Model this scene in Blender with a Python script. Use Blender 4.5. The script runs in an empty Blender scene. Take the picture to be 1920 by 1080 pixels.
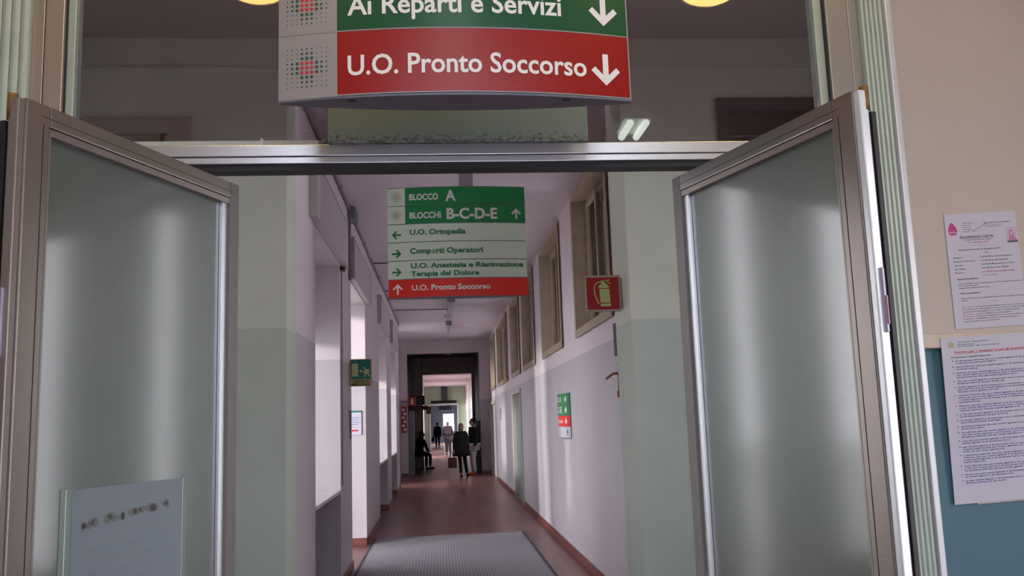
import bpy, bmesh, math, random
from mathutils import Vector, Matrix
random.seed(7)
S = bpy.context.scene
COL = S.collection

# ------------------------------------------------------------------ camera
F_PX, ROLL, EYE = 1680.0, 0.034, 1.6
PITCH = math.atan(247.5 / F_PX)
YAW = math.atan(142.6 / F_PX * math.cos(PITCH))
fw = Vector((math.sin(YAW)*math.cos(PITCH), math.cos(YAW)*math.cos(PITCH), math.sin(PITCH)))
rt = Vector((math.cos(YAW), -math.sin(YAW), 0)); up = rt.cross(fw)
cr, sr = math.cos(ROLL), math.sin(ROLL)
rt2 = rt*cr - up*sr; up2 = up*cr + rt*sr      # the camera is turned a little clockwise
cd = bpy.data.cameras.new('camera'); cam = bpy.data.objects.new('camera', cd); COL.objects.link(cam)
cd.sensor_width = 36; cd.lens = 36*F_PX/1920; cd.clip_start = 0.05; cd.clip_end = 300
M = Matrix((( rt2.x, up2.x, -fw.x, 0), (rt2.y, up2.y, -fw.y, 0), (rt2.z, up2.z, -fw.z, EYE), (0, 0, 0, 1)))
cam.matrix_world = M
S.camera = cam
S.view_settings.view_transform = 'Standard'; S.view_settings.look = 'None'
S.view_settings.gamma = 1; S.view_settings.use_curve_mapping = False
S.view_settings.exposure = 0.18

# ------------------------------------------------------------------ daylight
W = bpy.data.worlds.new('sky'); S.world = W; W.use_nodes = True
bg = W.node_tree.nodes['Background']; bg.inputs[0].default_value = (0.97, 0.955, 0.985, 1); bg.inputs[1].default_value = 6.4
sd = bpy.data.lights.new('hazy_sun', 'SUN'); sun = bpy.data.objects.new('hazy_sun', sd); COL.objects.link(sun)
sd.energy = 4.6; sd.angle = math.radians(9); sd.color = (1.0, 0.95, 0.93)
sun.rotation_euler = Vector((1.0, 0.79, -0.20)).to_track_quat('-Z', 'Y').to_euler()

def portal(name, loc, sx, sy, normal):
    d = bpy.data.lights.new(name, 'AREA'); d.shape = 'RECTANGLE'; d.size = sx; d.size_y = sy
    d.cycles.is_portal = True
    o = bpy.data.objects.new(name, d); COL.objects.link(o); o.location = loc
    o.rotation_euler = Vector(normal).to_track_quat('-Z', 'Z').to_euler()

# ------------------------------------------------------------------ materials
def rgb(r, g, b):            # sRGB 0-255 -> linear
    f = lambda c: (c/255/12.92) if c/255 <= 0.04045 else ((c/255+0.055)/1.055)**2.4
    return (f(r), f(g), f(b), 1)
MATS = {}
def mat(name, col, rough=0.6, metal=0.0, noise=0.0, nscale=8.0, bump=0.0, bscale=60.0, spec=0.5, emit=None, es=0.0, aniso=0.0):
    if name in MATS: return MATS[name]
    m = bpy.data.materials.new(name); m.use_nodes = True; nt = m.node_tree
    b = nt.nodes['Principled BSDF']
    b.inputs['Base Color'].default_value = col; b.inputs['Roughness'].default_value = rough
    b.inputs['Metallic'].default_value = metal; b.inputs['Specular IOR Level'].default_value = spec
    geo = nt.nodes.new('ShaderNodeNewGeometry')
    if noise:
        n = nt.nodes.new('ShaderNodeTexNoise'); n.inputs['Scale'].default_value = nscale; n.inputs['Detail'].default_value = 5
        nt.links.new(geo.outputs['Position'], n.inputs['Vector'])
        mr = nt.nodes.new('ShaderNodeMapRange'); mr.inputs[1].default_value = .3; mr.inputs[2].default_value = .7
        mr.inputs[3].default_value = 1-noise; mr.inputs[4].default_value = 1+noise
        nt.links.new(n.outputs['Fac'], mr.inputs[0])
        vm = nt.nodes.new('ShaderNodeVectorMath'); vm.operation = 'SCALE'; vm.inputs[0].default_value = col[:3]
        nt.links.new(mr.outputs[0], vm.inputs['Scale']); nt.links.new(vm.outputs[0], b.inputs['Base Color'])
    if bump:
        n2 = nt.nodes.new('ShaderNodeTexNoise'); n2.inputs['Scale'].default_value = bscale; n2.inputs['Detail'].default_value = 3
        nt.links.new(geo.outputs['Position'], n2.inputs['Vector'])
        bp = nt.nodes.new('ShaderNodeBump'); bp.inputs['Strength'].default_value = bump; bp.inputs['Distance'].default_value = 0.01
        nt.links.new(n2.outputs['Fac'], bp.inputs['Height']); nt.links.new(bp.outputs[0], b.inputs['Normal'])
    if emit:
        b.inputs['Emission Color'].default_value = emit; b.inputs['Emission Strength'].default_value = es
    MATS[name] = m; return m

def wall_mat(name, upper, dado, h, noise=0.04, rough=0.55):
    """two coats of paint that meet at height h, with patchy wear"""
    m = bpy.data.materials.new(name); m.use_nodes = True; nt = m.node_tree; b = nt.nodes['Principled BSDF']
    b.inputs['Roughness'].default_value = rough; b.inputs['Specular IOR Level'].default_value = 0.35
    geo = nt.nodes.new('ShaderNodeNewGeometry'); sp = nt.nodes.new('ShaderNodeSeparateXYZ')
    nt.links.new(geo.outputs['Position'], sp.inputs[0])
    lt = nt.nodes.new('ShaderNodeMath'); lt.operation = 'LESS_THAN'; lt.inputs[1].default_value = h
    nt.links.new(sp.outputs['Z'], lt.inputs[0])
    mx = nt.nodes.new('ShaderNodeMix'); mx.data_type = 'RGBA'
    mx.inputs[6].default_value = upper; mx.inputs[7].default_value = dado
    nt.links.new(lt.outputs[0], mx.inputs[0])
    n = nt.nodes.new('ShaderNodeTexNoise'); n.inputs['Scale'].default_value = 1.7; n.inputs['Detail'].default_value = 7; n.inputs['Roughness'].default_value = .62
    nt.links.new(geo.outputs['Position'], n.inputs['Vector'])
    mr = nt.nodes.new('ShaderNodeMapRange'); mr.inputs[1].default_value = .3; mr.inputs[2].default_value = .7
    mr.inputs[3].default_value = 1-noise; mr.inputs[4].default_value = 1+noise
    nt.links.new(n.outputs['Fac'], mr.inputs[0])
    vm = nt.nodes.new('ShaderNodeVectorMath'); vm.operation = 'SCALE'
    nt.links.new(mx.outputs[2], vm.inputs[0]); nt.links.new(mr.outputs[0], vm.inputs['Scale'])
    nt.links.new(vm.outputs[0], b.inputs['Base Color'])
    n2 = nt.nodes.new('ShaderNodeTexNoise'); n2.inputs['Scale'].default_value = 35
    nt.links.new(geo.outputs['Position'], n2.inputs['Vector'])
    bp = nt.nodes.new('ShaderNodeBump'); bp.inputs['Strength'].default_value = .12; bp.inputs['Distance'].default_value = .01
    nt.links.new(n2.outputs['Fac'], bp.inputs['Height']); nt.links.new(bp.outputs[0], b.inputs['Normal'])
    MATS[name] = m; return m

def clear_glass(name, tint, refl=1.0):
    m = bpy.data.materials.new(name); m.use_nodes = True; nt = m.node_tree
    for n in list(nt.nodes): nt.nodes.remove(n)
    out = nt.nodes.new('ShaderNodeOutputMaterial'); tr = nt.nodes.new('ShaderNodeBsdfTransparent'); gl = nt.nodes.new('ShaderNodeBsdfGlossy')
    fr = nt.nodes.new('ShaderNodeFresnel'); fr.inputs[0].default_value = 1.5
    mx = nt.nodes.new('ShaderNodeMixShader')
    tr.inputs[0].default_value = tint; gl.inputs['Roughness'].default_value = 0.0; gl.inputs[0].default_value = (refl, refl, refl, 1)
    nt.links.new(fr.outputs[0], mx.inputs[0]); nt.links.new(tr.outputs[0], mx.inputs[1]); nt.links.new(gl.outputs[0], mx.inputs[2])
    nt.links.new(mx.outputs[0], out.inputs[0]); MATS[name] = m; return m

def frosted(name):
    m = bpy.data.materials.new(name); m.use_nodes = True; nt = m.node_tree
    out = [n for n in nt.nodes if n.type == 'OUTPUT_MATERIAL'][0]; b = nt.nodes['Principled BSDF']
    b.inputs['Base Color'].default_value = (0.27, 0.31, 0.295, 1); b.inputs['Roughness'].default_value = 0.33
    b.inputs['Transmission Weight'].default_value = 0.80; b.inputs['Coat Weight'].default_value = 1.0; b.inputs['Coat Roughness'].default_value = 0.11; b.inputs['Coat IOR'].default_value = 1.6; b.inputs['IOR'].default_value = 1.5
    tc = nt.nodes.new('ShaderNodeNewGeometry'); n = nt.nodes.new('ShaderNodeTexNoise'); n.inputs['Scale'].default_value = 260; n.inputs['Detail'].default_value = 2
    nt.links.new(tc.outputs['Position'], n.inputs['Vector'])
    bp = nt.nodes.new('ShaderNodeBump'); bp.inputs['Strength'].default_value = .5; bp.inputs['Distance'].default_value = .002
    nt.links.new(n.outputs['Fac'], bp.inputs['Height']); nt.links.new(bp.outputs[0], b.inputs['Normal'])
    MATS[name] = m; return m

C_WALL = wall_mat('corridor_paint_with_daylight_tint', (0.75, 0.665, 0.70, 1), (0.545, 0.50, 0.535, 1), 2.28)  # pinkish cast of the corridor daylight is mixed into this paint
H_WALL = wall_mat('hall_paint_with_tube_tint', (0.63, 0.66, 0.585, 1), (0.50, 0.565, 0.51, 1), 2.265, 0.05)  # greenish cast of the lobby tubes is mixed into this paint
P_WALL = wall_mat('entrance_paint', (0.53, 0.455, 0.415, 1), (0.085, 0.175, 0.225, 1), 1.80, 0.06)
F_WALL = wall_mat('far_paint', (0.62, 0.54, 0.545, 1), (0.42, 0.39, 0.42, 1), 2.28)
D_WALL = wall_mat('passage_paint_with_shade', (0.20, 0.17, 0.18, 1), (0.13, 0.125, 0.15, 1), 2.28)  # colours darkened to carry the shade of the unlit passage
G_WALL = wall_mat('green_paint', (0.40, 0.48, 0.34, 1), (0.32, 0.38, 0.32, 1), 1.0)
CEIL = mat('ceiling_paint', (0.78, 0.71, 0.75, 1), .8, noise=.03, nscale=2)
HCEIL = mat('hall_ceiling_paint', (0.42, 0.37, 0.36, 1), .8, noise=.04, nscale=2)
ALU = mat('brushed_aluminium', (0.31, 0.29, 0.285, 1), .30, .85, bump=.05, bscale=300)
ALU_L = mat('light_aluminium', (0.85, 0.85, 0.90, 1), .26, .9, bump=.04, bscale=300)
ALU_D = mat('dull_aluminium', (0.33, 0.28, 0.27, 1), .38, .7)
CASING = mat('grey_green_casing', (0.50, 0.56, 0.50, 1), .35, .15, noise=.05, nscale=5)
WHITE_TRIM = mat('white_metal_trim', (0.78, 0.79, 0.84, 1), .3, .3)
BLACK = mat('black_rubber', (0.012, 0.010, 0.012, 1), .5)
DARK = mat('dark_void', (0.02, 0.018, 0.02, 1), .7)
RUST = mat('rusted_steel', (0.25, 0.13, 0.04, 1), .6, .4, noise=.3, nscale=60)
GLASS = clear_glass('window_glass', (.95, .96, .97, 1))
TGLASS = clear_glass('smoked_transom_glass', (.66, .62, .64, 1), 1.0)
FROST = frosted('frosted_glass')
DGLASS = clear_glass('dim_interior_glass', (.75, .74, .8, 1), 1.0)
RED_BASE = mat('red_brown_skirting', (0.20, 0.065, 0.055, 1), .35, noise=.15, nscale=6)
TAN = mat('tan_window_wood', (0.42, 0.34, 0.235, 1), .5, noise=.08, nscale=8)
TAN_D = mat('brown_window_wood', (0.17, 0.13, 0.09, 1), .55, noise=.08, nscale=8)
DOORP = mat('grey_green_door', (0.16, 0.185, 0.19, 1), .45, noise=.08, nscale=3)
DOORF = mat('door_frame_paint', (0.55, 0.50, 0.45, 1), .5)
SG = mat('sign_green', rgb(16, 82, 50), .28, noise=.03, nscale=20)
SG2 = mat('sign_bright_green', rgb(24, 140, 76), .35)
SR = mat('sign_red', rgb(156, 16, 20), .3)
SR2 = mat('sign_bright_red', rgb(238, 44, 32), .35)
SGREY = mat('sign_pale_grey', rgb(158, 150, 153), .4)
SPALE = mat('sign_pale_green', rgb(226, 242, 226), .45)
SWHITE = mat('sign_white_print', rgb(244, 240, 240), .45)
SUNDER = mat('sign_underside_grey', rgb(120, 120, 135), .45, .2)
DGREEN = mat('print_dark_green', rgb(24, 84, 64), .5)
DRED = mat('print_red', rgb(205, 36, 50), .5)
TGREEN = mat('print_mid_green', rgb(34, 128, 84), .5)
FADED = mat('print_faded_yellow', rgb(150, 172, 100), .5)
LUMI = mat('photoluminescent_print', rgb(200, 214, 140), .45)
LUMIT = mat('photoluminescent_border', rgb(190, 175, 110), .45)
TEAL = mat('exit_green', rgb(10, 128, 108), .45)
PAPER = mat('white_paper', (0.58, 0.555, 0.665, 1), .7)
INK = mat('black_ink', (0.10, 0.09, 0.13, 1), .8)
INKB = mat('blue_ink', (0.09, 0.12, 0.30, 1), .8)
INKR = mat('red_ink', (0.55, 0.07, 0.12, 1), .8)
INKP = mat('magenta_ink', (0.55, 0.06, 0.25, 1), .8)
INKT = mat('teal_ink', (0.10, 0.25, 0.28, 1), .8)
PINK = mat('pink_print', (0.50, 0.22, 0.36, 1), .8)
LILAC = mat('lilac_print', (0.60, 0.45, 0.62, 1), .8)
WPLASTIC = mat('white_plastic', (0.62, 0.62, 0.60, 1), .4)
GPLASTIC = mat('grey_plastic', (0.25, 0.25, 0.28, 1), .5)
CONDUIT = mat('painted_conduit', (0.33, 0.27, 0.29, 1), .5)
SKIN_M = mat('skin', (0.42, 0.24, 0.18, 1), .55)
HAIR_M = mat('dark_hair', (0.02, 0.014, 0.012, 1), .6)
HAIRG = mat('grey_hair', (0.25, 0.22, 0.22, 1), .6)
CL_BLACK = mat('black_cloth', (0.005, 0.0045, 0.006, 1), .85, noise=.2, nscale=20)
CL_NAVY = mat('dark_navy_cloth', (0.008, 0.008, 0.013, 1), .85, noise=.2, nscale=20)
CL_WHITE = mat('pale_cotton', (0.72, 0.66, 0.78, 1), .8, noise=.08, nscale=20)
CL_TAUPE = mat('taupe_cloth', (0.05, 0.042, 0.038, 1), .8, noise=.1, nscale=20)
CL_SHIRT = mat('greyish_pink_shirt', (0.10, 0.072, 0.092, 1), .8, noise=.1, nscale=20)
ORANGE = mat('orange_shoe', (0.60, 0.10, 0.02, 1), .6)
LEATHER = mat('dark_red_leather', (0.06, 0.012, 0.012, 1), .5)

def floor_mat():
    m = bpy.data.materials.new('red_floor'); m.use_nodes = True; nt = m.node_tree; b = nt.nodes['Principled BSDF']
    geo = nt.nodes.new('ShaderNodeNewGeometry')
    mp = nt.nodes.new('ShaderNodeMapping'); mp.inputs['Scale'].default_value = (2.2, .18, 1)
    nt.links.new(geo.outputs['Position'], mp.inputs[0])
    n = nt.nodes.new('ShaderNodeTexNoise'); n.inputs['Scale'].default_value = 1.6; n.inputs['Detail'].default_value = 6
    nt.links.new(mp.outputs[0], n.inputs['Vector'])
    cr_ = nt.nodes.new('ShaderNodeValToRGB'); e = cr_.color_ramp.elements
    e[0].position = .35; e[0].color = (0.165, 0.068, 0.064, 1); e[1].position = .72; e[1].color = (0.28, 0.125, 0.112, 1)
    nt.links.new(n.outputs['Fac'], cr_.inputs[0]); nt.links.new(cr_.outputs[0], b.inputs['Base Color'])
    b.inputs['Roughness'].default_value = .34
    n2 = nt.nodes.new('ShaderNodeTexNoise'); n2.inputs['Scale'].default_value = 9
    nt.links.new(geo.outputs['Position'], n2.inputs['Vector'])
    mr = nt.nodes.new('ShaderNodeMapRange'); mr.inputs[3].default_value = .26; mr.inputs[4].default_value = .42
    nt.links.new(n2.outputs['Fac'], mr.inputs[0]); nt.links.new(mr.outputs[0], b.inputs['Roughness'])
    MATS['red_floor'] = m; return m
FLOOR = floor_mat()
def mat_mat():
    m = bpy.data.materials.new('ribbed_mat'); m.use_nodes = True; nt = m.node_tree; b = nt.nodes['Principled BSDF']
    geo = nt.nodes.new('ShaderNodeNewGeometry'); w = nt.nodes.new('ShaderNodeTexWave'); w.bands_direction = 'X'
    w.inputs['Scale'].default_value = 9.0; nt.links.new(geo.outputs['Position'], w.inputs['Vector'])
    cr_ = nt.nodes.new('ShaderNodeValToRGB'); e = cr_.color_ramp.elements
    e[0].color = (0.24, 0.23, 0.26, 1); e[1].color = (0.37, 0.355, 0.39, 1)
    nt.links.new(w.outputs['Fac'], cr_.inputs[0]); nt.links.new(cr_.outputs[0], b.inputs['Base Color'])
    b.inputs['Roughness'].default_value = .8
    bp = nt.nodes.new('ShaderNodeBump'); bp.inputs['Strength'].default_value = .4; nt.links.new(w.outputs['Fac'], bp.inputs['Height'])
    nt.links.new(bp.outputs[0], b.inputs['Normal']); return m
MATM = mat_mat()
def dirt_panel():
    m = bpy.data.materials.new('dirty_green_panel'); m.use_nodes = True; nt = m.node_tree; b = nt.nodes['Principled BSDF']
    geo = nt.nodes.new('ShaderNodeNewGeometry'); sp = nt.nodes.new('ShaderNodeSeparateXYZ'); nt.links.new(geo.outputs['Position'], sp.inputs[0])
    mp = nt.nodes.new('ShaderNodeMapping'); mp.inputs['Scale'].default_value = (1, 1, 1.6); nt.links.new(geo.outputs['Position'], mp.inputs[0])
    n = nt.nodes.new('ShaderNodeTexNoise'); n.inputs['Scale'].default_value = 55; n.inputs['Detail'].default_value = 6; n.inputs['Roughness'].default_value = .7
    nt.links.new(mp.outputs[0], n.inputs['Vector'])
    h = nt.nodes.new('ShaderNodeMapRange'); h.inputs[1].default_value = 2.575; h.inputs[2].default_value = 2.635; h.inputs[3].default_value = .17; h.inputs[4].default_value = -.08
    nt.links.new(sp.outputs['Z'], h.inputs[0])
    ad = nt.nodes.new('ShaderNodeMath'); nt.links.new(n.outputs['Fac'], ad.inputs[0]); nt.links.new(h.outputs[0], ad.inputs[1])
    cr_ = nt.nodes.new('ShaderNodeValToRGB'); e = cr_.color_ramp.elements
    e[0].position = .60; e[0].color = (0.30, 0.385, 0.37, 1); e[1].position = .72; e[1].color = (0.14, 0.14, 0.13, 1)
    nt.links.new(ad.outputs[0], cr_.inputs[0]); nt.links.new(cr_.outputs[0], b.inputs['Base Color']); b.inputs['Roughness'].default_value = .45
    return m
DIRTY = dirt_panel()

# ------------------------------------------------------------------ builders
WORLD = {}
def wpos(o):
    p = Vector((0, 0, 0))
    while o is not None: p += WORLD.get(o.name, Vector((0, 0, 0))); o = o.parent
    return p
def link(name, bm, m, parent=None, smooth=False, mats=None):
    me = bpy.data.meshes.new(name)
    if parent is not None: bmesh.ops.translate(bm, verts=bm.verts, vec=-wpos(parent))
    bmesh.ops.recalc_face_normals(bm, faces=bm.faces)
    bm.to_mesh(me); bm.free()
    for x in (mats or [m]): me.materials.append(x)
    if smooth:
        for p in me.polygons: p.use_smooth = True
    o = bpy.data.objects.new(name, me); COL.objects.link(o)
    if parent is not None: o.parent = parent
    return o
def root(name, loc, label=None, cat=None, group=None, kind=None):
    o = bpy.data.objects.new(name, None); COL.objects.link(o); o.location = loc; o.empty_display_size = .1
    WORLD[o.name] = Vector(loc); return tag(o, label, cat, group, kind)
def tag(o, label=None, cat=None, group=None, kind=None):
    if label: o['label'] = label
    if cat: o['category'] = cat
    if group: o['group'] = group
    if kind: o['kind'] = kind
    return o
def box(bm, x0, x1, y0, y1, z0, z1, bev=0.0, mi=0):
    r = bmesh.ops.create_cube(bm, size=1)
    vs = r['verts']
    for v in vs: v.co = Vector((x0+(v.co.x+.5)*(x1-x0), y0+(v.co.y+.5)*(y1-y0), z0+(v.co.z+.5)*(z1-z0)))
    fs = {f for v in vs for f in v.link_faces}
    for f in fs: f.material_index = mi
    if bev:
        es = {e for v in vs for e in v.link_edges}
        bmesh.ops.bevel(bm, geom=list(es), offset=bev, segments=2, profile=.6, affect='EDGES')
    return vs
def boxo(name, b, m, parent=None, bev=0.0):
    bm = bmesh.new(); box(bm, *b, bev=bev); return link(name, bm, m, parent)
def boxes(name, bl, m, parent=None, bev=0.0):
    bm = bmesh.new()
    for b in bl: box(bm, *b, bev=bev)
    return link(name, bm, m, parent)
def tube(bm, pts, r, seg=10, r2=None):
    pts = [Vector(p) for p in pts]; rings = []; n = len(pts)
    rad = lambda i: r if r2 is None else r + (r2-r)*i/(n-1)
    for i, p in enumerate(pts):
        t = (pts[min(i+1, n-1)] - pts[max(i-1, 0)]).normalized()
        a = t.orthogonal().normalized() if i == 0 else (pa - t*pa.dot(t)).normalized()
        pa = a; b = t.cross(a)
        rings.append([bm.verts.new(p + (a*math.cos(k*2*math.pi/seg)+b*math.sin(k*2*math.pi/seg))*rad(i)) for k in range(seg)])
    for i in range(n-1):
        for k in range(seg): bm.faces.new((rings[i][k], rings[i][(k+1) % seg], rings[i+1][(k+1) % seg], rings[i+1][k]))
    bm.faces.new(rings[0][::-1]); bm.faces.new(rings[-1])
def tubeo(name, pts, r, m, parent=None, seg=10, r2=None):
    bm = bmesh.new(); tube(bm, pts, r, seg, r2); return link(name, bm, m, parent, True)
def grid_wall(y0, y1, z0, z1, x0, x1, holes, name, m, axis='y', kind='structure'):
    """wall slab as an assembly of blocks leaving rectangular holes; axis = its long direction"""
    ys = sorted({y0, y1, *[h[0] for h in holes], *[h[1] for h in holes]}); zs = sorted({z0, z1, *[h[2] for h in holes], *[h[3] for h in holes]})
    bm = bmesh.new()
    for a, b in zip(ys, ys[1:]):
        run = None
        for c, d in list(zip(zs, zs[1:])) + [(None, None)]:
            solid = c is not None and not any(h[0] <= a+1e-6 and b <= h[1]+1e-6 and h[2] <= c+1e-6 and d <= h[3]+1e-6 for h in holes)
            if solid: run = (run[0] if run else c, d)
            elif run:
                if axis == 'y': box(bm, x0, x1, a, b, run[0], run[1])
                else: box(bm, a, b, x0, x1, run[0], run[1])
                run = None
    bmesh.ops.remove_doubles(bm, verts=bm.verts, dist=1e-5)
    return link(name, bm, m)
def struct(o, label, cat): return tag(o, label, cat, kind='structure')

# text ------------------------------------------------------------------------
_tc = {}
def text_geo(s, bold):
    k = (s, bold)
    if k not in _tc:
        c = bpy.data.curves.new('print', 'FONT'); c.body = s; c.size = 1; c.offset = bold; c.resolution_u = 3
        o = bpy.data.objects.new('print', c); COL.objects.link(o)
        dg = bpy.context.evaluated_depsgraph_get(); me = bpy.data.meshes.new_from_object(o.evaluated_get(dg))
        _tc[k] = ([tuple(v.co[:2]) for v in me.vertices], [tuple(p.vertices) for p in me.polygons])
        bpy.data.objects.remove(o); bpy.data.curves.remove(c); bpy.data.meshes.remove(me)
    return _tc[k]
CAP = None
def put_text(bm, s, u0, u1, v, cap, fmap, bold=0.012, mi=0):
    """print s from u0 to u1 on baseline v with capital height cap; fmap maps (u, v) to a point"""
    global CAP
    if CAP is None: CAP = max(p[1] for p in text_geo('H', 0)[0])
    vs, fs = text_geo(s, bold)
    if not vs: return
    a = min(p[0] for p in vs); b = max(p[0] for p in vs)
    sx = (u1-u0)/(b-a) if u1 is not None else cap/CAP
    nv = [bm.verts.new(fmap(u0+(x-a)*sx, v+y*cap/CAP)) for x, y in vs]
    for f in fs:
        try:
            g = bm.faces.new([nv[i] for i in f]); g.material_index = mi
        except ValueError: pass
def put_poly(bm, pts, fmap, mi=0):
    g = bm.faces.new([bm.verts.new(fmap(*p)) for p in pts]); g.material_index = mi
    bmesh.ops.triangulate(bm, faces=[g])
def put_rect(bm, u0, u1, v0, v1, fmap, n=1, mi=0):
    for i in range(n):
        a = u0+(u1-u0)*i/n; b = u0+(u1-u0)*(i+1)/n
        g = bm.faces.new([bm.verts.new(fmap(*p)) for p in ((a, v0), (b, v0), (b, v1), (a, v1))]); g.material_index = mi
def put_disc(bm, u, v, r, fmap, n=10, mi=0, ry=None):
    g = bm.faces.new([bm.verts.new(fmap(u+r*math.cos(k*2*math.pi/n), v+(ry or r)*math.sin(k*2*math.pi/n))) for k in range(n)]); g.material_index = mi
def put_arrow(bm, u, v, size, ang, fmap, mi=0):
    """arrow pointing up for ang=0"""
    w = .16*size
    segs = [((0, -.5), (0, .40)), ((0, .5), (-.42, .06)), ((0, .5), (.42, .06))]
    ca, sa = math.cos(ang), math.sin(ang)
    shaft = [(-.09, -.5), (.09, -.5), (.09, .28), (-.09, .28)]
    head = [(0, .5), (-.46, .04), (-.34, -.09), (0, .25), (.34, -.09), (.46, .04)]
    for poly in (shaft, head[:4], [head[0], head[3], head[4], head[5]]):
        put_poly(bm, [(u+size*(x*ca-y*sa), v+size*(x*sa+y*ca)) for x, y in poly], fmap, mi)
def put_dots(bm, cu, cv, p, fmap):
    for i in range(9):
        for j in range(9):
            a, b = abs(i-4), abs(j-4)
            if a <= 1 and b <= 1: r, mi = .36*p, 1
            elif a <= 1 or b <= 1: r, mi = {2: .34, 3: .27, 4: .18}[max(a, b)]*p, 0
            else: r, mi = .12*p, 0
            put_disc(bm, cu+(i-4)*p, cv+(j-4)*p, r, fmap, 8, mi)

# ================================================================== STRUCTURE
XL, XR = -1.02, 1.54          # corridor wall planes
YP = 6.1                      # front of the corridor piers
ZC = 4.12
# floors and ceilings
struct(boxo('floor', (-6, 6, -5, 76, -.15, 0), FLOOR), 'red-brown streaked floor running down the corridor', 'floor')
struct(boxo('ceiling', (-1.8, 1.9, YP+.5, 28.2, ZC, ZC+.2), CEIL), 'pale pinkish ceiling of the long corridor', 'ceiling')
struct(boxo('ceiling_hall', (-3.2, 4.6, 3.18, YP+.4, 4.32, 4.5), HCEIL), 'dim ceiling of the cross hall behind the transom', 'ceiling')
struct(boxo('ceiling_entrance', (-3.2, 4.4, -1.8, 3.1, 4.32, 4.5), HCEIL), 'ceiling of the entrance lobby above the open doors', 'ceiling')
struct(boxo('ground', (-40, -1.9, 6.9, 90, -.4, -.2), mat('outside_ground', (.42, .41, .40, 1), .9, noise=.1, nscale=1)), 'pale paving outside the corridor windows', 'ground')

# front wall of the corridor (cross-hall side)
wl = grid_wall(-3.2, XL, 0, 4.32, YP, YP+.4, [(-2.9, -1.72, 0, 3.66)], 'wall_hall_left', H_WALL, axis='x')
struct(wl, 'greenish cream wall left of the corridor mouth', 'wall')
wr = grid_wall(1.335, 4.5, 0, 4.32, YP, YP+.55, [(2.10, 3.3, 0, 3.80)], 'wall_hall_right', H_WALL, axis='x')
struct(wr, 'greenish cream pier and wall right of the corridor mouth', 'wall')
struct(boxo('wall_hall_top', (XL, 1.335, YP, YP+.4, ZC, 4.32), H_WALL), 'strip of wall above the corridor mouth', 'wall')
# moulding line
struct(boxo('trim_1', (-3.1, XL, YP-.018, YP, 4.075, 4.10), H_WALL), 'thin moulding high on the left hall wall', 'moulding')
struct(boxo('trim_2', (1.335, 4.4, YP-.018, YP, 4.075, 4.10), H_WALL), 'thin moulding high on the right hall wall', 'moulding')
# hall ends
struct(grid_wall(3.18, YP, 0, 4.32, -3.2, -3.1, [(3.3, 5.0, .5, 3.7), (5.62, 5.93, 0, 3.7)], 'wall_hall_end', H_WALL), 'end wall of the cross hall on the left', 'wall')
struct(grid_wall(3.18, YP, 0, 4.32, 4.4, 4.5, [(3.3, 4.9, .5, 3.7), (5.70, 5.96, 0, 3.7)], 'wall_hall_far_end', H_WALL), 'end wall of the cross hall on the right', 'wall')

# corridor left wall with niches (y0,y1,z0,z1)
NI = [(7.52, 9.38, 0, 3.27), (10.55, 12.55, 0, 3.27), (15.3, 17.5, 0, 3.27), (18.95, 21.2, 0, 3.27)]
struct(grid_wall(YP+.4, 22.9, 0, ZC, -1.50, XL, NI, 'wall_left', C_WALL), 'left corridor wall of pink-white piers between window niches over a grey dado', 'wall')
# outer skin with window holes
WH = [(7.6, 9.3, .95, 3.22), (10.65, 12.45, 0.0, 3.22), (15.4, 17.4, .95, 3.22), (19.05, 21.1, .95, 3.22)]
struct(grid_wall(YP+.4, 22.9, 0, ZC, -1.72, -1.50, WH, 'wall_left_outer', C_WALL), 'outer skin of the left corridor wall behind the niches', 'wall')
struct(grid_wall(22.9, 28, 0, ZC, -1.60, -1.22, [(23.0, 24.7, 0, 3.85)], 'wall_left_far', C_WALL), 'set-back left wall before the far archway', 'wall')
struct(boxo('wall_left_step', (-1.60, XL, 22.78, 22.9, 0, ZC), C_WALL), 'end face of the left pier before the archway', 'wall')
# corridor right wall with clerestory window holes
WR = [(7.75, 9.78, 2.52, 4.03), (11.0, 13.08, 2.52, 4.03), (14.25, 16.2, 2.52, 4.03), (16.95, 18.93, 2.52, 4.0), (20.1, 23.55, 2.52, 4.0), (24.6, 26.7, 2.52, 3.98)]
DR = [(17.05, 18.9, 0, 2.2), (24.9, 27.4, 0, 2.15)]
struct(grid_wall(YP+.55, 28, 0, ZC, XR, XR+.3, WR+[(d[0], d[1], d[2], d[3]) for d in DR], 'wall_right', C_WALL), 'right corridor wall, pink-white above a grey-lilac dado', 'wall')
# dim rooms behind the clerestory
struct(grid_wall(YP+.55, 28, 0, ZC+.2, 4.2, 4.3, [(a, a+1.6, 1.2, 3.4) for a in (9, 13, 17, 21, 25)], 'wall_rooms_back', F_WALL), 'far wall of the rooms behind the high windows', 'wall')
struct(boxo('ceiling_rooms', (1.9, 4.2, YP+.55, 28, ZC, ZC+.2), CEIL), 'ceiling of the rooms behind the high windows', 'ceiling')
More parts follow.
